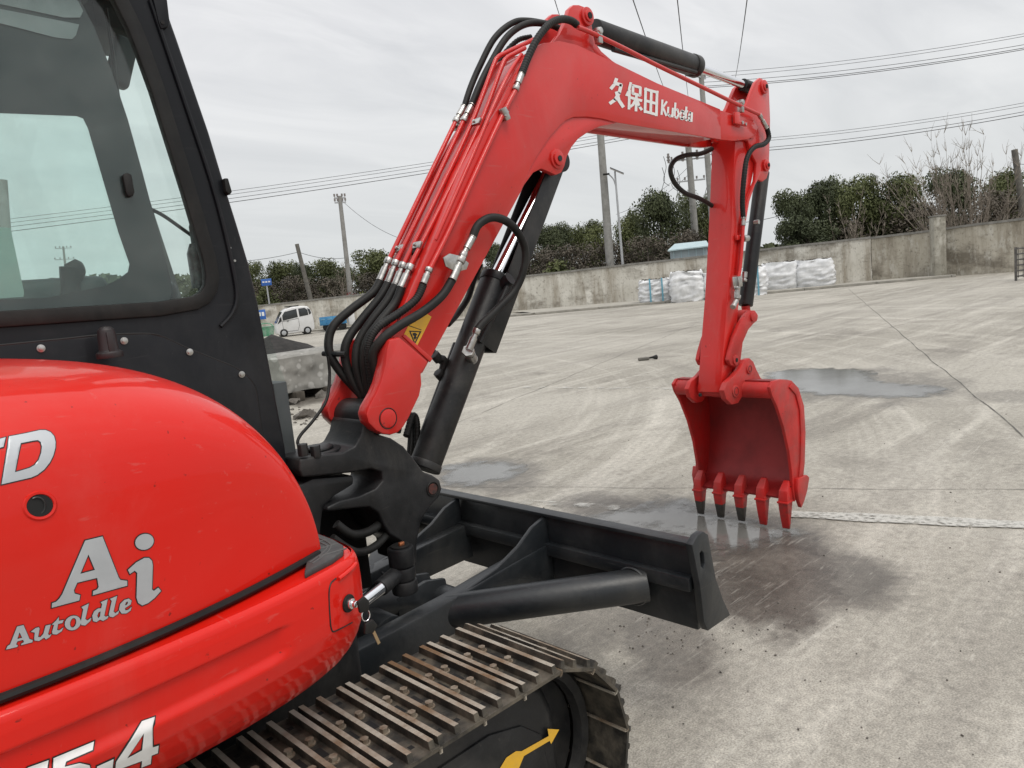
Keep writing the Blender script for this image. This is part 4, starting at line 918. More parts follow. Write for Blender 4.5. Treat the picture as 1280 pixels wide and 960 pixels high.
for x, y in ((287, 310), (293, 326)):
    c = yp(x, y, CY); bm = B(); cyl(bm, c, c+Vector((0, -.004, 0)), .004, 8); part('rivet', bm, ZINC, CAB)
pane = [(-420, 420), (0, 398), (150, 389), (198, 384.5), (210, 378), (216, 366), (213, 350), (196, 283), (178, 215), (160, 150), (140, 90), (118, 34), (98, -4), (80, -40), (-400, -50)]
inn_ = [(-400, 126), (0, 141), (96, 145), (104, 148), (110, 160), (130, 228), (148, 290), (162, 330), (160, 340), (148, 349), (132, 357), (60, 372), (-400, 392)]
def sheet(name, pts, Y, m, parent, th=.004, holes=()):
    bm = B(); prism(bm, pxz(pts, Y), Y, Y+th, [pxz(h, Y) for h in holes]); dissolve(bm); return part(name, bm, m, parent)
sheet('sliding_pane', pane, CY+.022, GLS, CAB, .004)
sheet('pane_border', pane, CY+.030, FRIT, CAB, .002, [inn_])
sheet('painted_reflection', [(-300, -5), (0, 38), (99, 30.5), (97, 36), (92, 49), (80, 49), (0, 30)], CY+.027, STRIP, CAB, .001) if False else None
sheet('painted_reflection', [(-300, -8), (0, 11), (99, 30.5), (95, 44), (90, 49), (70, 47), (0, 29), (-300, 12)], CY+.027, STRIP, CAB, .001)  # reflection bands on the pane, painted as thin grey sheets
sheet('painted_reflection', [(-300, -60), (60, -40), (98, 2), (104, 14), (100, 22), (80, 22), (0, 5), (-300, -22)], CY+.027, STRIP, CAB, .001)
sheet('front_pane', hole, CY+.038, GLS, CAB, .004)
pprism('window_latch', [(153, 219), (158, 216), (164, 218), (168, 240), (166, 246), (160, 246), (157, 240)], CY+.01, CY+.006, CY+.022, RUB, CAB, bevel=.003)
# cab shell: roof, rear wall, far side frame, floor
CYF = 1.02
fz = lambda x, y: yp(x, y, CY)
bm = B(); box(bm, (-.62, (CY+CYF)/2, 2.66), (1.75, CYF-CY+.02, .07)); part('cab_roof', bm, CABB, CAB, bevel=.03, seg=3)
bm = B(); box(bm, (-.62, (CY+CYF)/2, 2.61), (1.6, CYF-CY-.14, .012)); part('headliner', bm, GUN, CAB)
bm = B(); box(bm, (-1.42, (CY+CYF)/2, 1.75), (.06, CYF-CY-.15, 1.75)); part('rear_wall', bm, GUN, CAB)
bm = B(); box(bm, (-.55, (CY+CYF)/2, .93), (1.75, CYF-CY-.15, .06)); part('cab_floor', bm, GUN, CAB)
far = [(-1.45, .92), (-1.45, 2.62), (.30, 2.62), (.40, 2.2), (.50, 1.6), (.48, .92)]
fho = [(-1.3, 1.40), (-1.3, 2.5), (.22, 2.5), (.32, 2.15), (.42, 1.62), (.41, 1.40)]
bm = B(); prism(bm, far, CYF-.05, CYF, [fho]); dissolve(bm); part('door_frame', bm, GUN, CAB, bevel=.006)
bm = B(); prism(bm, fho, CYF-.03, CYF-.026); dissolve(bm); part('door_glass', bm, glass('door_glass', (.95, .99, .98), .04), CAB)
# windscreen
bm = B(); vv = [bm.verts.new(p) for p in ((.20, CY+.07, 2.58), (.20, CYF-.06, 2.58), (.46, CYF-.06, 1.35), (.46, CY+.07, 1.35))]; bm.faces.new(vv)
part('windscreen', bm, glass('windscreen_glass', (.93, .985, .965), .05), CAB, smooth=False)
bm = B(); box(bm, (.44, (CY+CYF)/2, 1.13), (.05, CYF-CY-.14, .44)); part('front_panel', bm, GUN, CAB, bevel=.004)
# interior: seat, console, levers, lamp, bottle, wiper
bm = B(); box(bm, (-.75, .5, 1.18), (.5, .48, .14)); box(bm, (-1.02, .5, 1.5), (.14, .46, .6), Matrix.Rotation(-.15, 3, 'Y')); part('seat', bm, RUB, CAB, bevel=.04, seg=3)
bm = B(); box(bm, (-.35, .26, 1.2), (.6, .16, .38)); part('console', bm, GUN, CAB, bevel=.03, seg=3)
bm = B(); q0 = yp(86, 385, .26); q1 = yp(88, 352, .26); q2 = yp(90, 336, .26); q3 = yp(98, 333, .26)
tube(bm, [q0, q1, q2], [.032, .028, .034], 14); tube(bm, [q2+Vector((-.01, 0, -.01)), q2+Vector((.02, 0, .0)), q3+Vector((.012, 0, -.004))], [.026, .03, .018], 12); part('joystick', bm, RUB, CAB, ang=60)
bm = B(); box(bm, yp(55, 372, .4), (.3, .3, .1)); box(bm, yp(165, 378, .4), (.25, .2, .12)); part('side_console', bm, GUN, CAB, bevel=.03, seg=3)
bm = B(); c = yp(150, 70, .35); box(bm, c+Vector((0, 0, -.02)), (.07, .05, .16), Matrix.Rotation(.35, 3, 'Y')); part('work_lamp', bm, GUN, CAB, bevel=.015, seg=3)
bm = B(); tube(bm, smooth_path([yp(132, 10, .3), yp(140, 60, .3), yp(146, 110, .3), yp(152, 150, .3)]), .006, 6); part('washer_tube', bm, RUB, CAB)
bm = B(); box(bm, yp(140, 18, .5), (.22, .3, .2)); part('roof_duct', bm, RUB, CAB, bevel=.03)
bm = B(); tube(bm, smooth_path([yp(190, 262, .3), yp(205, 270, .3), (yp(225, 284, .3)), yp(243, 297, .3), yp(252, 305, .3)]), .006, 6); part('wiper_arm', bm, RUB, CAB)
bm = B(); box(bm, yp(252, 330, .2), (.035, .05, .26)); part('wiper_motor', bm, RUB, CAB, bevel=.01)
bm = B(); a = yp(249, 360, .17); cyl(bm, a, a+Vector((0, 0, .11)), .022, 14); tube(bm, [a+Vector((0, 0, .11)), a+Vector((0, 0, .14))], [.022, .01], 14); part('spray_bottle', bm, mat('bottle_grey', (.2, .21, .21), .4, var=(.08, .08, .08), vscale=50), CAB)
bm = B(); prism(bm, pxz([(-200, 270), (0, 284), (13, 285), (30, 366), (29, 371), (0, 373), (-200, 380)], CY+.046), CY+.044, CY+.047); part('window_notice', bm, mat('green_notice', (.34, .45, .42), .5, var=(.3, .4, .38), vscale=10), CAB)
# rubber stopper on the hood top
bm = B(); c = yp(138, 447, -.02); c = Vector((c.x, -.02, c.z)); pr = [(.034, 0), (.034, .014), (.025, .02), (.0235, .06), (.021, .076), (.014, .084), (.0, .087)]
tube(bm, [c+Vector((0, 0, z)) for _, z in pr], [max(r_, .001) for r_, _ in pr], 18); box(bm, c+Vector((0, -.024, .035)), (.016, .008, .07)); part('rubber_stopper', bm, mat('stopper_rubber', (.022, .017, .018), .5), HOOD, bevel=.001)
# ---- lower gap between hood front and bracket: box colour carries the shade
bm = B(); box(bm, (.05, -.2, .88), (.12, .6, .3)); part('front_bulkhead', bm, VOID, bevel=.02)
hose('hydraulic_hose', [(420, 655, -.05), (440, 668, -.06), (462, 664, -.03), (480, 650, .02)], .016); hose('hydraulic_hose', [(415, 672, -.08), (445, 690, -.08), (470, 682, -.04), (490, 660, .02)], .014)
#ENV
# ================================================================== BACKGROUND
def gpt(x, y): 
    p = zp(x, y); return Vector((p.x, p.y, 0))
def on_vert(a, b, x, y):
    """height of a photo point on the vertical plane through ground points a, b"""
    d = (b-a); n = Vector((-d.y, d.x, 0)); r = ray(x, y); t = n.dot(a-CAM)/n.dot(r); return CAM+r*t
def wall_mat(name, c0, c1, stain):
    M = mat(name, c0, .9, var=c1, vscale=.8, vdet=9, lo=.35, hi=.65, bump=.3, bscale=14)
    t = M.node_tree; b = t.nodes['Principled BSDF']; src = b.inputs['Base Color'].links[0].from_socket
    c = t.nodes.new('ShaderNodeTexCoord')
    for sc_v, lo, hi, colr, amt in (((1.4, 1.4, .16), .47, .62, stain, .85), ((.5, .5, .9), .48, .62, tuple(k*.6 for k in stain), .8), ((3., 3., 1.2), .52, .66, (.56, .54, .48), .7), ((9, 9, 7), .55, .68, tuple(k*.5 for k in stain), .7)):
        q = t.nodes.new('ShaderNodeMapping'); q.inputs['Scale'].default_value = sc_v; t.links.new(c.outputs['Object'], q.inputs[0])
        n = t.nodes.new('ShaderNodeTexNoise'); n.inputs['Scale'].default_value = 1; n.inputs['Detail'].default_value = 8; n.inputs['Roughness'].default_value = .68
        t.links.new(q.outputs[0], n.inputs['Vector'])
        mr = t.nodes.new('ShaderNodeMapRange'); mr.inputs[1].default_value = lo; mr.inputs[2].default_value = hi; mr.inputs[4].default_value = amt; t.links.new(n.outputs['Fac'], mr.inputs[0])
        x = t.nodes.new('ShaderNodeMix'); x.data_type = 'RGBA'; t.links.new(mr.outputs[0], x.inputs[0]); t.links.new(src, x.inputs[6]); x.inputs[7].default_value = (*colr, 1); src = x.outputs[2]
    t.links.new(src, b.inputs['Base Color']); return M
WM = wall_mat('stained_plaster_wall', (.50, .48, .42), (.66, .64, .58), (.30, .265, .21))
WM2 = wall_mat('dark_weathered_wall', (.37, .34, .275), (.50, .465, .39), (.22, .19, .145))
CAPM = mat('wall_coping', (.16, .155, .14), .9, var=(.25, .24, .22), vscale=4, bump=.3)
KERB = mat('kerb_concrete', (.22, .21, .185), .9, var=(.34, .32, .28), vscale=2, bump=.3)
def wall(label, pa, pb, ta, tb, m, th=.22, cap=.1, z0=0.):
    a, b = gpt(*pa), gpt(*pb); za, zb = on_vert(a, b, *ta).z, on_vert(a, b, *tb).z
    d = (b-a).normalized(); n = Vector((-d.y, d.x, 0))
    if n.dot(a-CAM) < 0: n = -n
    mid = Vector(((a.x+b.x)/2, (a.y+b.y)/2, 0)); T = thing('boundary_wall', label, 'wall', mid)
    bm = B(); N_ = 24
    rows = []
    for i in range(N_+1):
        p = a.lerp(b, i/N_)-mid; z = za+(zb-za)*i/N_+.015*noise.noise(p*.7)
        rows.append([bm.verts.new(p), bm.verts.new(p+Vector((0, 0, z-cap))), bm.verts.new(p+n*th+Vector((0, 0, z-cap))), bm.verts.new(p+n*th)])
    for i in range(N_):
        for k in range(3): bm.faces.new((rows[i][k], rows[i+1][k], rows[i+1][k+1], rows[i][k+1]))
    bm.faces.new(rows[0]); bm.faces.new(rows[-1][::-1])
    fin('wall_face', bm, m, T, smooth=False)
    bm = B(); rows = []
    for i in range(N_+1):
        p = a.lerp(b, i/N_)-mid; z = za+(zb-za)*i/N_+.015*noise.noise(p*.7)
        rows.append([bm.verts.new(p-n*.05+Vector((0, 0, z-cap+.002))), bm.verts.new(p-n*.05+Vector((0, 0, z))), bm.verts.new(p+n*(th+.05)+Vector((0, 0, z))), bm.verts.new(p+n*(th+.05)+Vector((0, 0, z-cap+.002)))])
    for i in range(N_):
        for k in range(4): bm.faces.new((rows[i][k], rows[i+1][k], rows[i+1][(k+1) % 4], rows[i][(k+1) % 4]))
    bm.faces.new(rows[0]); bm.faces.new(rows[-1][::-1])
    fin('coping', bm, CAPM, T, smooth=False)
    return T, a, b
wL = (150, 429.8)
W1, wa, wb = wall('long pale stained boundary wall running behind the white bulk bags', (150, 432), (1090, 351.5), (150, 401), (1090, 295.5), WM)
W2, _, wc = wall('dark weathered wall section between the pale wall and the square pilaster', (1090.6, 351.4), (1168, 346.5), (1090, 296), (1168, 286.5), WM2)
W3, _, wd = wall('tan rendered wall section right of the square pilaster', (1180, 345.5), (1420, 330), (1180, 284.5), (1420, 254), WM2)
# pilaster
a, b = gpt(1166, 347.5), gpt(1180.5, 346.2); zt = on_vert(a, b, 1172, 271).z
bm = B(); c = (a+b)/2; d = (b-a).normalized(); R_ = Matrix((d, Vector((-d.y, d.x, 0)), Vector((0, 0, 1)))).transposed()
T = thing('wall_pilaster', 'square concrete pilaster standing above the wall top', 'pillar', c)
box(bm, (0, 0, zt/2), ((b-a).length, .6, zt), R_); fin('shaft', bm, wall_mat('pilaster_concrete', (.30, .285, .24), (.38, .365, .31), (.2, .18, .14)), T, bevel=.02)
bm = B(); box(bm, (0, 0, zt+.03), ((b-a).length+.06, .66, .06), R_); fin('cap', bm, CAPM, T, bevel=.01)
# kerb in front of the wall
def kerb(pa, pb, w, h):
    a, b = gpt(*pa), gpt(*pb); d = (b-a).normalized(); n = Vector((-d.y, d.x, 0)); 
    if n.dot(a-CAM) < 0: n = -n
    mid = (a+b)/2; bm = B(); L_ = (b-a).length; k = 0.
    while k < L_:
        l = min(3.0, L_-k); p = a+d*(k+l/2)+n*w/2-mid; R2 = Matrix((d, n, Vector((0, 0, 1)))).transposed()
        q = random.uniform(-.01, .01); box(bm, p+Vector((0, 0, (h+q)/2)), (l-.02, w, h+q), R2); k += l
    o = fin('kerb', bm, KERB, None, bevel=.015, smooth=False); o.location = mid; struct(o)
kerb((380, 415.5), (664, 394), .5, .10); kerb((668, 393.8), (1196, 346), .5, .11)
bm = B(); a, b, c, d = gpt(668, 393.3), gpt(1196, 345.6), gpt(1168, 346.6), gpt(640, 391)
bm.faces.new([bm.verts.new(p+Vector((0, 0, .09))) for p in (a, b, c, d)]); o = fin('verge', bm, mat('verge_concrete', (.27, .255, .22), .9, var=(.38, .36, .31), vscale=1.5), smooth=False); struct(o)

# ---- bulk bags
BAGM = mat('woven_bag', (.78, .785, .79), .6, var=(.56, .57, .58), vscale=3, bump=.25, bscale=40)
STRAP = mat('blue_strap', (.12, .32, .42), .6)
SOIL = mat('bag_contents', (.05, .045, .035), .9, var=(.12, .11, .09), vscale=8)
def bag(x, yb, w, ytop, seed, label, strap=True, slump=.0):
    c = gpt(x, yb); dist = (c-CAM).length; wid = w*dist/FPX; top = on_vert(c, c+Vector((-(c-CAM).y, (c-CAM).x, 0)), x, ytop).z
    t = thing('bulk_bag', label, 'bag', c, 'white bulk bags lined up along the wall')
    f = (Vector((c.x, c.y, 0))-Vector((CAM.x, CAM.y, 0))).normalized(); rt = Vector((f.y, -f.x, 0)); ang = random.uniform(-.12, .12)
    bm = B(); nu, nv = 44, 22; rings = []
    hw = wid/2
    for j in range(nv+1):
        v = j/nv; ring = []
        for i in range(nu):
            q = 2*math.pi*i/nu+ang; n_ = 3.4
            cx, sy = math.cos(q), math.sin(q); rr = (abs(cx)**n_+abs(sy)**n_)**(-1/n_)
            bul = 1+.10*math.sin(math.pi*v)-.07*v*v
            if v > .93: bul *= 1-(v-.93)*1.2
            z = top*v*(1-.04*math.sin(q*2+seed)) if v < .95 else top*(.95+.05*noise.noise(Vector((cx*2, sy*2, seed))))
            p = rt*(cx*rr*hw*.96*bul)+f*(sy*rr*hw*.9*bul)
            s = Vector((cx*2.2+seed*3, sy*2.2, v*9)); w1 = noise.noise(s)*.05; w2 = noise.noise(Vector((q*2.6+seed, v*17+math.sin(q*3)*1.2, seed)))*.07
            # creases sagging across the cloth
            w3 = (abs(math.sin(v*15+noise.noise(Vector((q*1.1, v*3, seed)))*4))-.6)*.05
            e = (cx*rt+sy*f); p = p+e*(w1+w2+w3)*(1.25 if strap else 1.)
            if v > .8: z += slump*noise.noise(Vector((q*1.5, seed, 2.)))*.3
            ring.append(bm.verts.new(p+Vector((0, 0, z))))
        rings.append(ring)
    for j in range(nv):
        for i in range(nu): bm.faces.new((rings[j][i], rings[j][(i+1) % nu], rings[j+1][(i+1) % nu], rings[j+1][i]))
    bm.faces.new(rings[0][::-1]); fin('cloth', bm, BAGM, t, ang=70)
    bm = B()
    bm.faces.new([bm.verts.new(v_) for v_ in [rt*(math.cos(2*math.pi*i/20)*hw*.8)+f*(math.sin(2*math.pi*i/20)*hw*.75)+Vector((0, 0, top*.91)) for i in range(20)]])
    for k in range(26):
        p = rt*random.uniform(-.8, .8)*hw+f*random.uniform(-.7, .7)*hw; s_ = random.uniform(.04, .10)
        box(bm, p+Vector((0, 0, top*.93)), (s_, s_*1.4, s_), Matrix.Rotation(random.random()*3, 3, Vector((1, random.random(), random.random())).normalized()))
    o = fin('contents', bm, SOIL, t, smooth=False); o['kind'] = 'stuff'
    for k in range(2 if strap else 0):
        u_ = -.30+.75*k; bm = B(); P_ = []
        for j in range(14):
            v = j/13; P_.append(rt*(u_*hw)-f*(hw*.9*(1.06+.05*math.sin(math.pi*v))+.06)+Vector((0, 0, top*v)))
        for p, q in zip(P_, P_[1:]):
            bm.faces.new([bm.verts.new(z_) for z_ in (p-rt*.035, p+rt*.035, q+rt*.035, q-rt*.035)])
        fin('strap', bm, STRAP, t, smooth=False)
    return t
bag(820, 379, 38, 347.5, 1., 'white bulk bag with two blue straps, leftmost in the row', True)
bag(860, 376.5, 40, 337, 2., 'bulging open white bulk bag just left of the digger arm', False, .5)
bag(899, 373, 38, 338, 3.3, 'white bulk bag mostly hidden behind the red digger arm', False)
bag(940, 369, 34, 332, 4.1, 'white bulk bag with a blue strap just right of the arm', True)
bag(976, 363, 42, 325.5, 5.7, 'wrinkled white bulk bag second from the right end', False)
bag(1019, 359.5, 42, 322.5, 6.9, 'square white bulk bag at the right end with dark scrap on top', False)

# ---- trees
def leaf_mat(name, a, b, c=None):
    M = mat(name, a, .65, var=b, vscale=1.2, vdet=5, lo=.35, hi=.68, objrand=1); M.node_tree.nodes['Principled BSDF'].inputs['Specular IOR Level'].default_value = .25
    return M
LF1 = leaf_mat('camphor_leaves', (.050, .060, .022), (.125, .14, .055))
LF2 = leaf_mat('dark_evergreen_leaves', (.038, .048, .023), (.09, .105, .05))
LF3 = leaf_mat('brown_thicket_leaves', (.065, .056, .043), (.13, .11, .085))
LF4 = leaf_mat('red_shrub_leaves', (.10, .018, .018), (.18, .04, .035)); LF5 = leaf_mat('yellow_green_leaves', (.07, .085, .018), (.14, .15, .035))
BARK = mat('tree_bark', (.06, .05, .04), .9, var=(.11, .095, .08), vscale=6, bump=.4)
TWIG = mat('bare_twigs', (.15, .125, .10), .85, var=(.26, .225, .185), vscale=5)
def crown_mesh(name, seed, nl, n, leaf, zb, sq, mats, flat_=.85):
    """unit tree: 1 m tall, 1 m wide; lobes of many small leaf faces with gaps between them"""
    rnd = random.Random(seed); V, F = [], []
    lobes = []
    for i in range(nl):
        a = rnd.uniform(0, 2*math.pi); h = rnd.uniform(zb+.08, .86); wmax = .36*math.sin(math.pi*min(1, max(.12, (h-zb)/(1.03-zb))))**.6
        rr = rnd.uniform(.25, 1)*wmax; lobes.append((Vector((rr*math.cos(a), rr*math.sin(a), h)), rnd.uniform(.12, .235)*(1.12-h*.3)))
    lobes.append((Vector((0, 0, .84)), .14))
    tot = sum(r**2 for _, r in lobes)
    for c, r in lobes:
        for k in range(int(n*r*r/tot)):
            d = Vector((rnd.gauss(0, 1), rnd.gauss(0, 1), rnd.gauss(0, 1))).normalized()
            q = r*(rnd.random()**.35)*(1+.25*noise.noise(d*2.5+c*9)); p = c+Vector((d.x, d.y, d.z*flat_))*q
            if p.z > 1: p.z = 1-rnd.random()*.05
            nrm = (d+Vector((rnd.gauss(0, .7), rnd.gauss(0, .7), rnd.gauss(0, .7)+.35))).normalized()
            u = nrm.orthogonal().normalized(); u = Matrix.Rotation(rnd.random()*6.28, 3, nrm) @ u; w = nrm.cross(u); l = leaf*rnd.uniform(.6, 1.35)
            s = len(V); V += [p-u*l*.6, p+w*l*.36-u*l*.05, p+u*l*.6, p-w*l*.36+u*l*.06]; F.append((s, s+1, s+2, s+3))
    me = bpy.data.meshes.new(name); me.from_pydata(V, [], F); me.update()
    for q in mats: me.materials.append(q)
    bm = B(); P_ = [Vector((0, 0, 0)), Vector((.01, .01, zb+.1)), Vector((-.01, .0, .6)), Vector((0, 0, .82))]
    tube(bm, smooth_path(P_), [.030-.0012*i for i in range(19)], 8)
    for c, r in lobes[:9]:
        z0 = max(zb*.7, c.z-.25); tube(bm, smooth_path([Vector((0, 0, z0)), Vector((c.x*.5, c.y*.5, (z0+c.z)/2-.02)), c], 4), [.012*(1-.09*i) for i in range(9)], 6)
    tm = bpy.data.meshes.new(name+'_trunk'); bm.to_mesh(tm); bm.free(); tm.materials.append(BARK)
    return me, tm
VAR = [crown_mesh('camphor_crown', 1, 24, 15000, .025, .25, 1, [LF1]), crown_mesh('camphor_crown', 2, 30, 15000, .025, .2, 1, [LF1]), crown_mesh('evergreen_crown', 3, 22, 13000, .026, .2, 1, [LF2]),
       crown_mesh('thicket_crown', 4, 30, 9000, .027, .0, 1, [LF3]), crown_mesh('evergreen_crown', 5, 34, 15000, .025, .15, 1, [LF2]), crown_mesh('loose_crown', 9, 20, 7000, .026, .25, 1, [LF1])]
def tree(x, ytop, wpx, dist, v, label, name='evergreen_tree', cat='tree', group='trees behind the boundary wall', xb=None):
    tp = hp(x, ytop, dist); h = tp.z; w = wpx*dist/math.cos(math.radians(20))/FPX*1.36
    me, tm = VAR[v]
    t = thing(name, label, cat, (tp.x, tp.y, 0), group); s = (w, w, h); rz = random.random()*6.28
    for nm, q in (('trunk', tm), ('crown', me)):
        o = link(nm, q, None, t); o.scale = s; o.rotation_euler = (0, 0, rz)
    return t
TREES = [
 (312, 322, 34, 58, 0, 'round green tree just right of the black cab pillar'), (349, 322, 46, 62, 1, 'tree crown above the blue road sign'), (378, 326, 30, 60, 4, 'dark tree directly behind the leaning grey post'),
 (404, 320, 46, 60, 1, 'broad tree right of the leaning grey post'), (428, 330, 26, 57, 4, 'low dark tree just left of the tall thin pole'), (464, 306, 52, 55, 0, 'tall round tree right of the tall thin pole'), (495, 312, 36, 58, 2, 'dark tree showing behind the red pipes of the boom'),
 (535, 318, 50, 58, 1, 'tree hidden behind the lower boom'), (585, 312, 40, 58, 2, 'tree between the boom and its lift cylinder'), (617, 300, 36, 60, 4, 'dark tree behind the chrome rod of the lift cylinder'),
 (656, 280, 36, 52, 5, 'loose tree right of the rod guard'), (684, 276, 44, 54, 4, 'dark round tree left of the thick concrete pole'), (708, 276, 36, 56, 2, 'tree right behind the rod guard, second from the concrete pole'),
 (738, 269, 42, 53, 0, 'green tree directly left of the thick concrete pole'), (788, 260, 44, 56, 1, 'green tree right of the solar street lamp'),
 (822, 233, 58, 50, 4, 'tallest dark tree, left of the pole with transformers'), (853, 232, 44, 55, 5, 'open airy tree behind the pole with transformers'), (884, 238, 46, 54, 1, 'tree partly hidden by the left edge of the red arm'),
 (992, 234, 44, 46, 2, 'leftmost dark tree of the clump right of the arm'), (1026, 218, 50, 47, 4, 'tall dark tree second in the clump right of the arm'), (1072, 211, 54, 47, 0, 'rounded green tree in the middle of the right clump'), (1121, 211, 56, 47, 1, 'broad green tree left of the bare willow stems'),
 (1190, 204, 52, 50, 4, 'dark tree behind the bare willow stems'), (1256, 206, 46, 50, 1, 'green tree at the right edge beside the grey post'), (1010, 268, 60, 44, 2, 'low dark shrubby tree at the left foot of the right clump'),
 (245, 338, 40, 60, 2, 'tree seen low through the front cab pane'), (275, 330, 36, 60, 1, 'tree hidden beyond the cab pillar'),
 (1298, 240, 40, 52, 1, 'tree just beyond the right edge')]
for a in TREES: tree(*a)
TH = 'brown thickets along the wall'
for (x, y, w, d, l) in ((330, 350, 40, 54, 'brown thicket below the round tree near the cab'), (365, 343, 44, 53, 'reddish brown thicket above the white microcar'), (405, 345, 50, 53, 'brown thicket between the leaning post and the thin pole'), (470, 338, 60, 52, 'brown thicket under the tall round tree'),
                        (540, 335, 60, 52, 'brown thicket behind the boom foot'), (600, 330, 50, 52, 'brown thicket behind the lift cylinder'), (660, 306, 56, 48, 'grey brown thicket right of the rod guard'), (705, 303, 60, 47, 'grey brown thicket left of the concrete pole'), (755, 300, 60, 47, 'grey brown thicket behind the concrete pole'),
                        (808, 292, 60, 47, 'grey brown thicket left of the pale blue kiosk'), (860, 285, 60, 49, 'grey brown thicket behind the pale blue kiosk'), (1000, 285, 50, 47, 'grey thicket at the left end of the right clump'), (1050, 268, 70, 47, 'grey brown thicket in the middle of the right clump'), (1105, 258, 76, 47, 'grey brown thicket left of the pilaster'),
                        (1150, 252, 60, 47, 'grey brown thicket above the pilaster'), (1245, 236, 70, 47, 'olive thicket right of the willow stems')):
    tree(x, y, w, d, 3, l, 'thicket', 'thicket', TH)
VAR.append(crown_mesh('red_shrub_crown', 6, 14, 900, .07, .0, 1, [LF4])); VAR.append(crown_mesh('yellow_shrub_crown', 7, 14, 900, .07, .0, 1, [LF5])); VAR.append(crown_mesh('hedge_crown', 8, 16, 1600, .055, .0, 1, [LF1]))
tree(435, 364, 20, 49, 6, 'small dark red shrub above the wall left of the pole foot', 'shrub', 'shrub', None); tree(452, 363, 22, 48.5, 7, 'small yellow green shrub above the wall right of the pole foot', 'shrub', 'shrub', None)
tree(330, 354, 34, 52, 8, 'low green shrub beside the cab pillar above the wall', 'shrub', 'shrub', None); tree(700, 322, 50, 45.5, 8, 'low green shrub on the wall top left of the concrete pole', 'shrub', 'shrub', None)
# far tree line seen low through the cab glass and right of the arm
def treeline(pts, dist, name, label):
    bm = B(); rnd = random.Random(3)
    for (x, y), (x2, y2) in zip(pts, pts[1:]):
        for k in range(220):
            t = rnd.random(); tp = hp(x+(x2-x)*t, y+(y2-y)*t, dist+rnd.uniform(-4, 4)); z = tp.z*(1-rnd.random()**1.6*.9); l = rnd.uniform(.3, .7)
            nrm = Vector((rnd.gauss(0, 1), rnd.gauss(0, 1), rnd.gauss(0, 1)+.3)).normalized(); u = nrm.orthogonal().normalized(); w = nrm.cross(u); p = Vector((tp.x, tp.y, max(.2, z)))
            bm.faces.new([bm.verts.new(q) for q in (p-u*l, p+w*l*.6, p+u*l, p-w*l*.6)])
    o = fin(name, bm, LF2, None, smooth=False); o['kind'] = 'stuff'; o['label'] = label
treeline([(-80, 368), (0, 358), (60, 352), (100, 349), (130, 345), (170, 350), (230, 345), (290, 352)], 90, 'far_woodland', 'low dark far woodland seen through the cab glass')
treeline([(925, 318), (950, 313), (962, 307), (985, 310)], 95, 'far_bushes', 'low far bushes above the wall right of the arm')
# bare willow and bare saplings
def bare(x, yb, ytop, dist, spread, seed, label, n=26, name='bare_willow'):
    rnd = random.Random(seed); base = hp(x, yb, dist); base.z = 0; top = hp(x, ytop, dist).z
    t = thing(name, label, 'tree', base, None); f = (base-Vector((CAM.x, CAM.y, 0))).normalized(); rt = Vector((f.y, -f.x, 0))
    tw = B(); 
    for i in range(n):
        lean = rnd.gauss(0, .5)*spread; ln = rnd.uniform(.55, 1.)*top; bm = tw
        b0 = rt*rnd.gauss(0, .22)*spread+f*rnd.gauss(0, .3); P_ = [b0]; d = Vector((0, 0, 1))+rt*lean*.35+f*rnd.gauss(0, .12)
        d.normalize()
        for k in range(8):
            d = (d+rt*rnd.gauss(0, .06)+f*rnd.gauss(0, .06)+Vector((0, 0, .05))).normalized(); P_.append(P_[-1]+d*ln/8)
        r0_ = rnd.uniform(.02, .05); bm2 = B(); tube(bm2, P_, [r0_*(1-.115*j) for j in range(9)], 5); fin('stem', bm2, TWIG, t)
        for k in range(3, 9):
            for _ in range(3):
                a = P_[k]; dd = ((P_[k]-P_[k-1]).normalized()+rt*rnd.gauss(0, .55)+f*rnd.gauss(0, .5)+Vector((0, 0, .25))).normalized(); l = rnd.uniform(.2, .75)*top/6
                m1 = a+dd*l*.5; e = m1+(dd+Vector((rnd.gauss(0, .2), rnd.gauss(0, .2), .25))).normalized()*l*.6
                tube(tw, [a, m1, e], [.013, .009, .004], 3, False)
                if rnd.random() < .6: tube(tw, [m1, m1+(dd+rt*rnd.gauss(0, .8)).normalized()*l*.4], [.008, .003], 3, False)
    o = fin('twigs', tw, TWIG, t, smooth=False); o['kind'] = 'stuff'
bare(1212, 290, 158, 43, 2.6, 11, 'tall bare willow stems fanning up behind the tan wall', 46)
bare(1180, 285, 205, 43, 1.6, 12, 'shorter bare stems just above the pilaster', 12, 'bare_sapling')
bare(425, 365, 318, 50, 1.3, 13, 'thin bare sapling left of the tall thin pole', 8, 'bare_sapling')
bare(1065, 300, 240, 44, 2.0, 14, 'bare bushy saplings in front of the right clump', 14, 'bare_sapling')
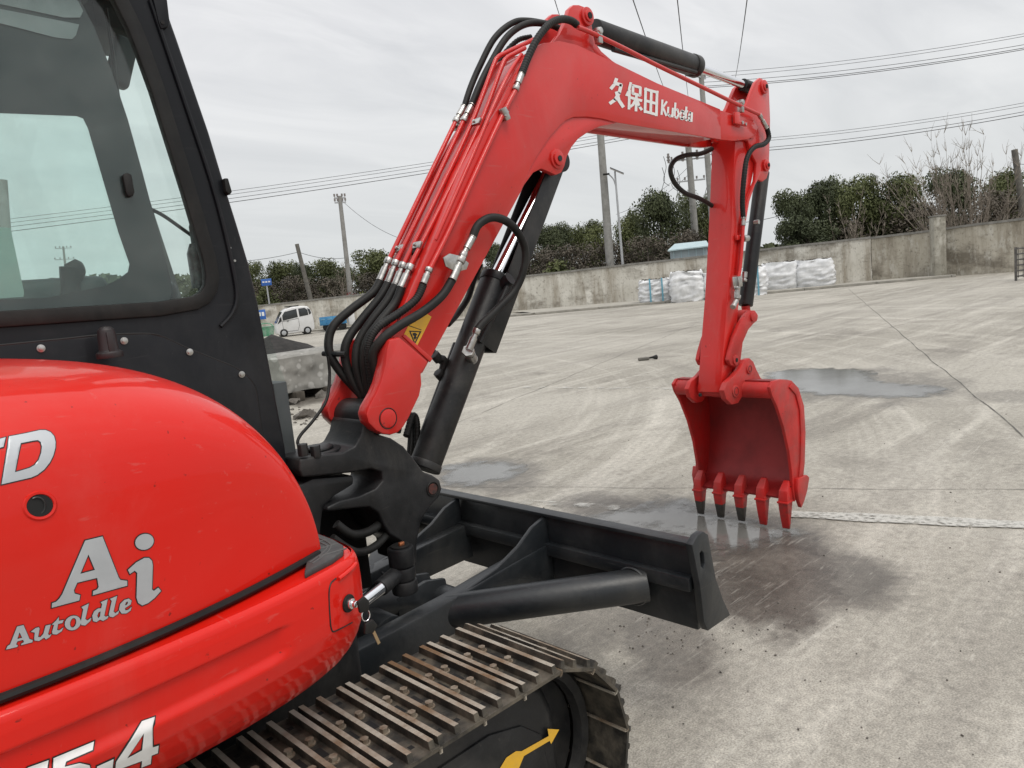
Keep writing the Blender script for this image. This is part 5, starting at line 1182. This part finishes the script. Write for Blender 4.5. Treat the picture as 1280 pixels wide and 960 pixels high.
# fallen trunk on the wall top at the right edge
# ---- poles
PCON = mat('pole_concrete', (.30, .295, .28), .85, var=(.22, .215, .2), vscale=3, bump=.2)
PGAL = mat('galvanised_pole', (.45, .46, .47), .5, .3, var=(.38, .39, .4), vscale=4)
PDRK = mat('weathered_post', (.10, .095, .085), .9, var=(.16, .15, .13), vscale=5)
INS = mat('insulator', (.22, .2, .19), .35)
def pole(xt, yt, xb, yb, dist, r0_, r1_, m, label, name='utility_pole', arms=(), z0=0.):
    b = hp(xb, yb, dist); t_ = hp(xt, yt, dist); d = (t_-b); base = b-d*((b.z)/d.z) if abs(d.z) > 1e-6 else b
    T = thing(name, label, 'pole', (base.x, base.y, 0)); L_ = t_-base
    bm = B(); tube(bm, [L_*k/6 for k in range(7)], [r0_+(r1_-r0_)*k/6 for k in range(7)], 14); fin('shaft', bm, m, T)
    f = Vector((base.x-CAM.x, base.y-CAM.y, 0)).normalized(); rt = Vector((f.y, -f.x, 0))
    for (fr, half, ang) in arms:
        c = L_*fr; dd = (rt*math.cos(ang)+f*math.sin(ang)); R_ = Matrix((dd, Vector((-dd.y, dd.x, 0)), Vector((0, 0, 1)))).transposed(); bm = B(); box(bm, c, (half*2, .09, .09), R_); fin('crossarm', bm, PGAL, T)
        for k in (-1, -.45, .45, 1):
            bm = B(); p = c+dd*half*k*.93; cyl(bm, p, p+Vector((0, 0, .1)), .02, 6); cyl(bm, p+Vector((0, 0, .1)), p+Vector((0, 0, .26)), .06, 8); fin('insulator', bm, INS, T)
    return T, base, L_
P1 = pole(424.5, 245, 437.5, 362, 50, .17, .12, PCON, 'tall thin concrete pole with a small crossarm left of the boom', arms=((.985, .35, .2), (.95, .35, .2)))
P2 = pole(371, 305, 388, 373, 49, .15, .12, PDRK, 'short leaning grey green post behind the white microcar', 'leaning_post')
P3 = pole(747, 120, 763, 335, 46, .26, .19, PCON, 'thick concrete pole left of the solar street lamp')
P4 = pole(859.5, 172, 869.5, 300, 52, .24, .19, PCON, 'concrete pole carrying transformers and looping cables', arms=((.97, 1.0, .15), (.86, 1.2, .15), (.72, .9, .15)))
P5 = pole(875, 76, 892, 300, 48, .2, .14, PCON, 'tallest concrete pole, its top showing above the boom', arms=((.93, .5, 1.1),))
P6 = pole(1268, 187, 1277, 250, 43, .17, .13, PDRK, 'dark weathered post at the right edge of the yard', 'short_post', arms=())
P7 = pole(79, 308, 83.5, 350, 110, .17, .12, PCON, 'small far pole seen through the cab window', arms=((.98, .9, .2), (.86, 1.1, .2)))
P8 = pole(2, 225, 14, 395, 26, .16, .14, PCON, 'pale grey pole at the left edge of the cab window')
# hardware on the transformer pole
T, base, L_ = P4
for k, (dx, dz) in enumerate(((-.75, .86), (.75, .86))):
    pass
f = Vector((base.x-CAM.x, base.y-CAM.y, 0)).normalized(); rt = Vector((f.y, -f.x, 0))
for k, (u_, fr) in enumerate(((-1.6, .90), (-1.1, .86), (1.3, .92), (-.8, .80), (1.0, .8), (-1.75, .83))):
    a = L_*fr+rt*u_; bm = B(); tube(bm, smooth_path([a, a+Vector((0, 0, -.7))+rt*.12, a+Vector((0, 0, -1.5))-rt*.1, a+Vector((0, 0, -1.9))+rt*.25*(1 if u_ < 0 else -1)]), .018, 5); fin('drop_cable', bm, RUB, T)
for k in range(3):
    a = L_*.86+rt*(-1.3+.9*k)+f*-.15; bm = B(); cyl(bm, a+Vector((0, 0, -.1)), a+Vector((0, 0, .5)), .075, 8); cyl(bm, a+Vector((0, 0, .05)), a+Vector((0, 0, .12)), .12, 8); cyl(bm, a+Vector((0, 0, .25)), a+Vector((0, 0, .32)), .12, 8); fin('fuse_cutout', bm, INS, T)
bm = B(); box(bm, L_*.985+rt*.1, (1.4, .2, .3)); fin('switch_gear', bm, PGAL, T, bevel=.03)
# solar street lamp
T, base, L_ = pole(768.5, 214, 778.5, 333, 45.5, .09, .05, PGAL, 'slim white street lamp with solar panel left of the tall tree', 'street_lamp')
f = Vector((base.x-CAM.x, base.y-CAM.y, 0)).normalized(); rt = Vector((f.y, -f.x, 0))
bm = B(); tube(bm, smooth_path([L_*.87, L_*.94-rt*.12, L_*.985-rt*.38]), .035, 8); fin('arm', bm, PGAL, T)
bm = B(); box(bm, L_*.985-rt*.5, (.38, .2, .09), Matrix((rt, f, Vector((0, 0, 1)))).transposed()); fin('lamp_head', bm, RUB, T, bevel=.02)
bm = B(); box(bm, L_*1.0+rt*.12, (.85, .6, .04), Matrix((rt, f, Vector((0, 0, 1)))).transposed() @ Matrix.Rotation(.5, 3, 'Y')); fin('solar_panel', bm, mat('solar_panel', (.03, .035, .05), .2), T)
# ---- wires
WIRE = mat('cable', (.03, .03, .032), .6)
def wire(a, b, sag, r, label, name='power_line', group='overhead power lines'):
    a, b = Vector(a), Vector(b); bm = B(); n = 24; o0 = a.copy()
    tube(bm, [a.lerp(b, i/n)-Vector((0, 0, 4*sag*(i/n)*(1-i/n)))-o0 for i in range(n+1)], r, 5, False)
    o = fin(name, bm, WIRE, None); o.location = o0; return tag(o, label, 'cable', group)
for k, (ya, yb_, r) in enumerate(((92, 40, .011), (97, 43, .011), (103, 54, .013), (108, 58, .016), (110, 60, .016))):
    wire(hp(876, ya, 48), hp(1330, yb_-7, 48), .3, r, ['topmost', 'second', 'third', 'fourth', 'lowest'][k]+' of the five upper power lines in the right sky')
for k, (ya, yb_, r) in enumerate(((178, 126, .011), (181, 130, .011), (190, 137, .014), (193.5, 141, .018))):
    wire(hp(880, ya, 50), hp(1330, yb_-7, 50), .35, r, ['topmost', 'second', 'third', 'lowest'][k]+' of the four lower power lines in the right sky')
for k, (ya, yb_, r) in enumerate(((149, 282, .012), (152, 287, .012), (157, 292, .014), (160, 298, .018))):
    wire(hp(862, ya, 52), hp(-60, yb_, 52), .35, r, ['topmost', 'second', 'third', 'lowest'][k]+' of the four power lines left of the boom')
for (x0, y0_, x1, y1_) in ((686, -25, 708, 42), (783, -25, 836, 125), (844, -25, 860, 120), (937, -25, 919, 98)):
    wire(hp(x0, y0_, 14), hp(x1, y1_, 44), .12, .011, {686: 'steep wire touching the top of the boom', 783: 'steep wire crossing behind the arm cylinder', 844: 'steep wire just left of the cylinder rod', 937: 'steep wire right of the cylinder rod'}[x0], 'overhead_wire', 'steep overhead wires')
wire(hp(431, 254, 50), hp(530, 305, 44), .5, .012, 'wire sloping down from the thin pole towards the boom', 'overhead_wire', None)
wire(hp(373, 315, 49), hp(270, 328, 49), .15, .014, 'wire from the leaning post to the left', 'overhead_wire', None); wire(hp(373, 315, 49), hp(434, 322, 50), .2, .014, 'wire from the leaning post to the thin pole', 'overhead_wire', None)
wire(hp(864, 205, 52), hp(770, 268, 52), .4, .012, 'wire dropping left from the transformer pole, upper of two', 'overhead_wire', None); wire(hp(866, 213, 52), hp(775, 272, 52), .4, .012, 'wire dropping left from the transformer pole, lower of two', 'overhead_wire', None)
wire(hp(930, 278, 60), hp(990, 265, 60), .1, .02, 'thick cable between arm and right tree clump', 'overhead_wire', None)
wire(hp(1274, 205, 43), hp(1350, 200, 43), .1, .012, 'wire leaving the dark post to the right', 'overhead_wire', None)
# ---- pale blue kiosk behind the wall
a, b = hp(838.5, 322, 42), hp(884, 318, 42); a.z = b.z = 0; d = (b-a).normalized(); n = Vector((-d.y, d.x, 0)); 
if n.dot(a-CAM) < 0: n = -n
R_ = Matrix((d, n, Vector((0, 0, 1)))).transposed(); mid = (a+b)/2; w = (b-a).length; zt = hp(838, 312, 42).z; zr = hp(870, 302, 42).z
T = thing('kiosk', 'pale blue metal hut roof and wall rising above the wall beside the arm', 'hut', mid)
KB = mat('pale_blue_sheet', (.36, .47, .50), .5, var=(.42, .52, .54), vscale=2)
bm = B(); box(bm, (0, 0, zt/2), (w, 2.2, zt), R_); fin('wall', bm, mat('kiosk_wall', (.26, .31, .33), .6, var=(.34, .4, .42), vscale=1.5), T, bevel=.02)
for k in range(5):
    bm = B(); box(bm, d*(-w/2+w*(k+.5)/5)-n*1.11+Vector((0, 0, zt*.8)), (.04, .03, zt*.38), R_); fin('wall_rib', bm, KB, T)
bm = B(); v = [(-w/2-.1, -1.3, zt-.05), (w/2+.1, -1.3, zt-.02), (w/2, 0, zr), (-w/2+.25, 0, zr), (-w/2-.1, 1.3, zt-.05), (w/2+.1, 1.3, zt-.02)]
V = [bm.verts.new(d*p[0]+n*p[1]+Vector((0, 0, p[2]))) for p in v]; V2 = [bm.verts.new(d*p[0]+n*p[1]+Vector((0, 0, p[2]-.06))) for p in v]
for q in ((0, 1, 2, 3), (3, 2, 5, 4)): bm.faces.new([V[i] for i in q]); bm.faces.new([V2[i] for i in reversed(q)])
for i, j in ((0, 1), (1, 2), (2, 5), (5, 4), (4, 3), (3, 0)): bm.faces.new((V[j], V[i], V2[i], V2[j]))
fin('roof', bm, KB, T, smooth=False)
# ---- white microcar
c = gpt(369, 419); dist = (c-CAM).length; f = Vector((c.x-CAM.x, c.y-CAM.y, 0)).normalized(); rt = Vector((f.y, -f.x, 0)); s = dist/FPX
T = thing('microcar', 'small white enclosed electric microcar parked by the left wall', 'car', c)
hd = (rt*-1).normalized()       # front points left in the photo
yaw = math.atan2(hd.y, hd.x)
T.rotation_euler = (0, 0, yaw + .12)
CW = mat('white_car_paint', (.66, .66, .66), .35, var=(.58, .58, .57), vscale=4, coat=.2); CG = mat('car_window', (.03, .034, .036), .12)
def side(pts): return [((369-x)*s, (419-y)*s) for x, y in pts]
body = side([(347.5, 405), (349.5, 401), (353, 394.5), (357, 389), (361, 386.5), (368, 385), (379, 385), (386, 386), (389.5, 392), (391, 402), (391, 414), (388, 415.5), (350, 417), (347, 415)])
bm = B(); prism(bm, body, -.62, .62); dissolve(bm); fin('body', bm, CW, T, bevel=.07, seg=3)
for pts in ([(355.5, 400), (355.5, 394), (358.5, 390), (372.5, 387.8), (373, 397.5)], [(375, 397.2), (374.5, 387.8), (382, 387.4), (385, 390), (385.5, 396.2)], [(348.8, 403.5), (354, 394.5), (354.3, 400.5)], [(386.5, 396), (385, 388), (388, 390), (389, 394.5)]):
    for y0, y1 in ((-.632, -.60), (.60, .632)):
        bm = B(); prism(bm, side(pts), y0, y1); fin('window', bm, CG, T, bevel=.004)
bm = B(); prism(bm, side([(356, 389.6), (348.3, 402), (348.0, 402), (355.6, 389.6)]), -.5, .5); fin('windscreen', bm, CG, T)
for pts in ([(355, 413), (354.6, 401), (373.4, 399), (373.8, 407), (371.5, 413)],):
    for y0 in (.618, -.634):
        P_ = [(x, y0+.008, z) for x, z in side(pts)]; bm = B(); tube(bm, P_+[P_[0]], .008, 5); fin('door_gap', bm, DARK, T)
bm = B(); box(bm, ((369-361)*s, .64, (419-401)*s), (.09, .02, .025)); fin('door_handle', bm, RUB, T)
bm = B(); box(bm, ((369-352.5)*s, .69, (419-398)*s), (.07, .08, .12)); fin('wing_mirror', bm, RUB, T, bevel=.01)
bm = B(); box(bm, ((369-369)*s, 0, (419-384.3)*s), (.6, .9, .05)); fin('roof_rack', bm, RUB, T)
bm = B(); box(bm, ((369-390.2)*s, .4, (419-401)*s), (.05, .14, .22)); fin('tail_lamp', bm, mat('lamp_red', (.35, .02, .02), .2), T)
for x, yy in ((355, .55), (355, -.55), (382.3, .55), (382.3, -.55)):
    cx = (369-x)*s; r_ = .20
    w_ = bpy.data.objects.new('wheel', None); COL.objects.link(w_); w_.parent = T
    bm = B(); cyl(bm, (cx, yy-.09, r_), (cx, yy+.09, r_), r_, 22); fin('tyre', bm, RUB, w_, bevel=.03)
    bm = B(); cyl(bm, (cx, yy-.094, r_), (cx, yy+.094, r_), r_*.58, 16); fin('rim', bm, PGAL, w_, bevel=.01)
# ---- blue cargo bed trailer
c = gpt(418, 413); dist = (c-CAM).length; s = dist/FPX; f = Vector((c.x-CAM.x, c.y-CAM.y, 0)).normalized(); rt = Vector((f.y, -f.x, 0)); R_ = Matrix((rt, f, Vector((0, 0, 1)))).transposed()
T = thing('cargo_tricycle', 'blue open cargo bed tricycle by the wall behind the hoses', 'cart', c)
BLU = mat('blue_sheet', (.03, .17, .36), .5, var=(.06, .24, .42), vscale=5)
for k in range(4):
    bm = B(); box(bm, Vector((0, 0, 0))+rt*((-12+8*k)*s)+Vector((0, 0, .55))-f*.5, (7.6*s, .04, .40), R_); fin('side_panel', bm, BLU, T, bevel=.01)
    bm = B(); box(bm, rt*((-12+8*k)*s)+Vector((0, 0, .63))-f*.53, (5*s, .02, .03), R_); fin('panel_rib', bm, mat('pale_blue_rib', (.2, .38, .5), .5) if k == 0 else bpy.data.materials['pale_blue_rib'], T)
bm = B(); box(bm, rt*0+Vector((0, 0, .36)), (32*s, 1.0, .06), R_); box(bm, f*.5+Vector((0, 0, .55)), (32*s, .04, .4), R_); fin('bed', bm, BLU, T)
for u_ in (-8, 10):
    bm = B(); p = rt*(u_*s)+Vector((0, 0, .22))-f*.4; tube(bm, [p-f*.06, p+f*.06], .22, 18); fin('wheel', bm, RUB, T, bevel=.02)
bm = B(); box(bm, rt*(22*s)+Vector((0, 0, .6)), (8*s, .7, .8), R_); fin('cab', bm, CW, T, bevel=.06)
# blue board on the wall, green tub, blue road sign
def board(x0, y0_, x1, y1_, dist, m, label, name, cat, post=False, txt=None):
    a, b = hp(x0, y1_, dist), hp(x1, y1_, dist); top = hp(x0, y0_, dist).z; bot = hp((x0+x1)/2, y1_, dist).z
    d = Vector((b.x-a.x, b.y-a.y, 0)); mid = Vector(((a.x+b.x)/2, (a.y+b.y)/2, 0)); w = d.length; d.normalize(); n = Vector((d.y, -d.x, 0))
    if n.dot(mid-CAM) > 0: n = -n
    T = thing(name, label, cat, mid if post else (mid.x, mid.y, bot)); zz = 0 if post else bot
    R_ = Matrix((d, n, Vector((0, 0, 1)))).transposed(); bm = B(); box(bm, (0, 0, (top+bot)/2-zz), (w, .05, top-bot), R_); fin('panel', bm, m, T, bevel=.005)
    for k in range(3 if txt else 0):
        bm = B(); box(bm, n*.03+d*(w*(-.28+.28*k))+Vector((0, 0, (top+bot)/2-zz+(top-bot)*.05)), (w*.2, .012, (top-bot)*txt), R_); fin('marking', bm, WHT, T)
    if post:
        bm = B(); cyl(bm, -n*.06, -n*.06+Vector((0, 0, top)), .05, 10); fin('post', bm, PGAL, T)
board(318, 388, 333, 399.5, 44.0, mat('blue_board', (.03, .12, .42), .5), 'small blue board on the wall beside the cab pillar', 'wall_board', 'sign', False, .4)
board(327, 349, 340, 357, 51, bpy.data.materials['blue_board'], 'small blue road sign among the trees beside the cab', 'road_sign', 'sign', True, .2)
c = gpt(334, 420); T = thing('green_tub', 'pale green plastic tub on the ground left of the microcar', 'tub', c); bm = B(); tube(bm, [(0, 0, 0), (0, 0, .35), (0, 0, .5), (0, 0, .52)], [.35, .42, .45, .47], 20); fin('tub', bm, mat('green_plastic', (.06, .3, .16), .4, var=(.3, .42, .34), vscale=3), T)
bm = B(); tube(bm, [Vector((.42*math.cos(q), .42*math.sin(q)*.3, .5+.2*abs(math.sin(q)))) for q in [math.pi*i/10 for i in range(11)]], .03, 6); fin('handle', bm, bpy.data.materials['green_plastic'], T)
# ---- big concrete block with a spoil heap behind it
a, b = gpt(318, 512), gpt(486, 478); d = (b-a); L_ = d.length; d.normalize(); n = Vector((-d.y, d.x, 0))
if n.dot(a-CAM) < 0: n = -n
zt = on_vert(a, b, 400, 441).z
def block_mat():
    M = mat('cast_concrete_bubbles', (.17, .165, .15), .85, var=(.30, .29, .265), vscale=2.2, vdet=8, lo=.35, hi=.7, bump=.25, bscale=20)
    t = M.node_tree; b_ = t.nodes['Principled BSDF']; src = b_.inputs['Base Color'].links[0].from_socket; c = t.nodes.new('ShaderNodeTexCoord')
    for sc_v, th, colr in ((4.6, .33, (.40, .39, .365)), (8.3, .30, (.37, .36, .335))):
        v = t.nodes.new('ShaderNodeTexVoronoi'); v.inputs['Scale'].default_value = sc_v; v.inputs['Randomness'].default_value = 1; t.links.new(c.outputs['Object'], v.inputs['Vector'])
        nn = t.nodes.new('ShaderNodeTexNoise'); nn.inputs['Scale'].default_value = 7; t.links.new(c.outputs['Object'], nn.inputs['Vector'])
        ad = t.nodes.new('ShaderNodeMath'); ad.operation = 'MULTIPLY_ADD'; ad.inputs[1].default_value = .3; t.links.new(nn.outputs['Fac'], ad.inputs[0]); t.links.new(v.outputs['Distance'], ad.inputs[2])
        mr = t.nodes.new('ShaderNodeMapRange'); mr.inputs[1].default_value = th; mr.inputs[2].default_value = th+.1; mr.inputs[3].default_value = .8; mr.inputs[4].default_value = 0
        t.links.new(ad.outputs[0], mr.inputs[0]); x = t.nodes.new('ShaderNodeMix'); x.data_type = 'RGBA'; t.links.new(mr.outputs[0], x.inputs[0]); t.links.new(src, x.inputs[6]); x.inputs[7].default_value = (*colr, 1); src = x.outputs[2]
    t.links.new(src, b_.inputs['Base Color']); return M
mid = (a+b)/2+n*.55; T = thing('concrete_block', 'long pitted grey concrete block lying on timbers behind the boom foot', 'block', mid)
R_ = Matrix((d, n, Vector((0, 0, 1)))).transposed()
bm = B(); rows = []; nx, nz = 60, 14
rnd = random.Random(4); bub = [(rnd.uniform(0, L_), rnd.uniform(.1, zt-.14), rnd.uniform(.04, .13)) for _ in range(46)]
z0 = .16
for i in range(nx+1):
    row = []
    for j in range(nz+1):
        u_, z = L_*i/nx, z0+(zt-z0)*j/nz; o_ = .012*noise.noise(Vector((u_*3, z*3, 0)))
        for bx_, bz_, r_ in bub:
            q = math.hypot(u_-bx_, z-bz_)/r_
            if q < 1: o_ += .03*math.sqrt(1-q*q)
        zz = z+(.02*noise.noise(Vector((u_*2, 5, 0))) if j in (0, nz) else 0); row.append(bm.verts.new(d*(u_-L_/2)-n*(.55+o_)+Vector((0, 0, zz))))
    row.append(bm.verts.new(d*(u_-L_/2)-n*.50+Vector((0, 0, zt+.035)))); row.append(bm.verts.new(d*(u_-L_/2)+n*.55+Vector((0, 0, zt+.03)))); row.append(bm.verts.new(d*(u_-L_/2)+n*.55+Vector((0, 0, z0)))); rows.append(row)
for i in range(nx):
    for j in range(len(rows[0])-1): bm.faces.new((rows[i][j], rows[i+1][j], rows[i+1][j+1], rows[i][j+1]))
    bm.faces.new((rows[i][-1], rows[i+1][-1], rows[i+1][0], rows[i][0]))
bm.faces.new(rows[0]); bm.faces.new(rows[-1][::-1])
fin('block_body', bm, block_mat(), T, ang=50)
TIM = mat('old_timber', (.05, .042, .033), .9, var=(.09, .078, .06), vscale=8, bump=.4)
for k in range(5):
    tb = thing('timber_bearer', ['leftmost timber bearer under the concrete block', 'timber bearer left of centre under the block', 'middle timber bearer under the concrete block', 'timber bearer right of centre under the block', 'rightmost timber bearer under the concrete block'][k], 'timber', mid+d*(L_*(-.42+.21*k)), 'timber bearers under the block')
    bm = B(); box(bm, (0, 0, .08), (.16, 1.35, .155), R_); fin('beam', bm, TIM, tb, bevel=.01)
# dark spoil heap on and behind the block
hpile = thing('spoil_heap', 'dark earth heap between the cab pillar and the microcar', 'heap', gpt(344, 452))
bm = B(); rows = []
for j in range(9):
    q = j/8; row = []
    for i in range(40):
        t_ = 2*math.pi*i/40; r_ = 1.9*q*(1+.25*noise.noise(Vector((math.cos(t_)*2, math.sin(t_)*2, 3)))); row.append(bm.verts.new((r_*math.cos(t_), r_*math.sin(t_), max(0, 0.80*(1-q)**1.05+.07*noise.noise(Vector((r_*math.cos(t_)*3, r_*math.sin(t_)*3, 1)))*(q < .98)))))
    rows.append(row)
for j in range(8):
    for i in range(40): bm.faces.new((rows[j][i], rows[j][(i+1) % 40], rows[j+1][(i+1) % 40], rows[j+1][i]))
fin('earth', bm, mat('dark_earth', (.014, .013, .012), .95, var=(.03, .027, .025), vscale=6, bump=.6, bscale=30), hpile, ang=80)
# ---- small things on the ground
c = gpt(811, 450); T = thing('brush_head', 'small dark broom head lying on the yard left of the arm', 'brush', c)
bm = B(); d = RT.copy(); d.z = 0; d.normalize(); box(bm, d*-.09+Vector((0, 0, .03)), (.2, .07, .05), Matrix.Rotation(math.atan2(d.y, d.x), 3, 'Z')); fin('head', bm, PDRK, T, bevel=.015)
bm = B(); tube(bm, [d*0+Vector((0, 0, .035)), d*.06+Vector((0, 0, .04)), d*.14+Vector((0, 0, .04)), d*.16+Vector((0, 0, .04))], [.015, .02, .045, .03], 10); fin('knob', bm, RUB, T)
ROCK = mat('rubble', (.07, .062, .055), .95, var=(.16, .145, .125), vscale=9, bump=.5)
rnd = random.Random(21)
bm = B()
def stone(bm, p, r_):
    s0 = len(bm.verts); bmesh.ops.create_icosphere(bm, subdivisions=1, radius=r_, matrix=Matrix.Translation(p) @ Matrix.Diagonal((1, rnd.uniform(.6, 1.2), rnd.uniform(.4, .8), 1))); bm.verts.ensure_lookup_table()
    for v in bm.verts[s0:]: v.co += Vector((rnd.gauss(0, 1), rnd.gauss(0, 1), rnd.gauss(0, 1)))*r_*.16
for k in range(260):
    x, y = (rnd.gauss(860, 60), rnd.gauss(790, 20)) if k < 90 else ((rnd.uniform(560, 1270), rnd.uniform(500, 955)) if k < 200 else (rnd.gauss(375, 14), rnd.gauss(520, 6)))
    p = zp(x, y); 
    stone(bm, p+Vector((0, 0, .003)), rnd.uniform(.002, .006) if k < 200 else rnd.uniform(.012, .032))
o = fin('gravel', bm, ROCK, None, smooth=False); o['kind'] = 'stuff'; o['label'] = 'loose grit and crumbs scattered on the concrete yard'
for k, (x, y, r_) in enumerate(((366, 505, .10), (377, 523, .13), (389, 521, .09), (402, 497, .12))):
    p = gpt(x, y); T = thing('rubble_lump', ['dark rubble lump just right of the cab pillar', 'biggest dark rubble lump in front of the block', 'small rubble lump right of the biggest one', 'rubble lump under the front of the block'][k], 'rubble', p, 'rubble lumps before the block')
    bm = B(); stone(bm, Vector((0, 0, r_*.4)), r_); stone(bm, Vector((r_, .05, r_*.3)), r_*.6); fin('lump', bm, ROCK, T, smooth=False)
# ---- rusty rack at the right edge
a, b = gpt(1270, 351), gpt(1340, 347); d = (b-a).normalized(); n = Vector((-d.y, d.x, 0)); 
if n.dot(a-CAM) < 0: n = -n
zt = hp(1270, 309, (Vector((a.x, a.y, 0))-Vector((CAM.x, CAM.y, 0))).length).z
T = thing('steel_cage', 'grey steel mesh cage at the right edge by the wall', 'cage', a)
CG_ = mat('cage_steel', (.07, .065, .06), .6, .4, var=(.16, .15, .14), vscale=10); L_ = (b-a).length
for u_, w_ in ((0, 0), (L_, 0), (0, 1.1), (L_, 1.1)):
    bm = B(); p = d*u_+n*w_; box(bm, p+Vector((0, 0, zt/2)), (.07, .07, zt)); fin('corner_post', bm, CG_, T)
for k in range(6):
    bm = B(); z = .15+(zt-.2)*k/5; 
    for p, q in ((Vector(), d*L_), (n*1.1, d*L_+n*1.1), (Vector(), n*1.1)): tube(bm, [p+Vector((0, 0, z)), q+Vector((0, 0, z))], .02, 6)
    fin('rail', bm, CG_, T)
for k in range(11):
    bm = B(); p = d*(L_*(k+.5)/11); tube(bm, [p+Vector((0, 0, .1)), p+Vector((0, 0, zt))], .012, 5); fin('bar', bm, CG_, T)
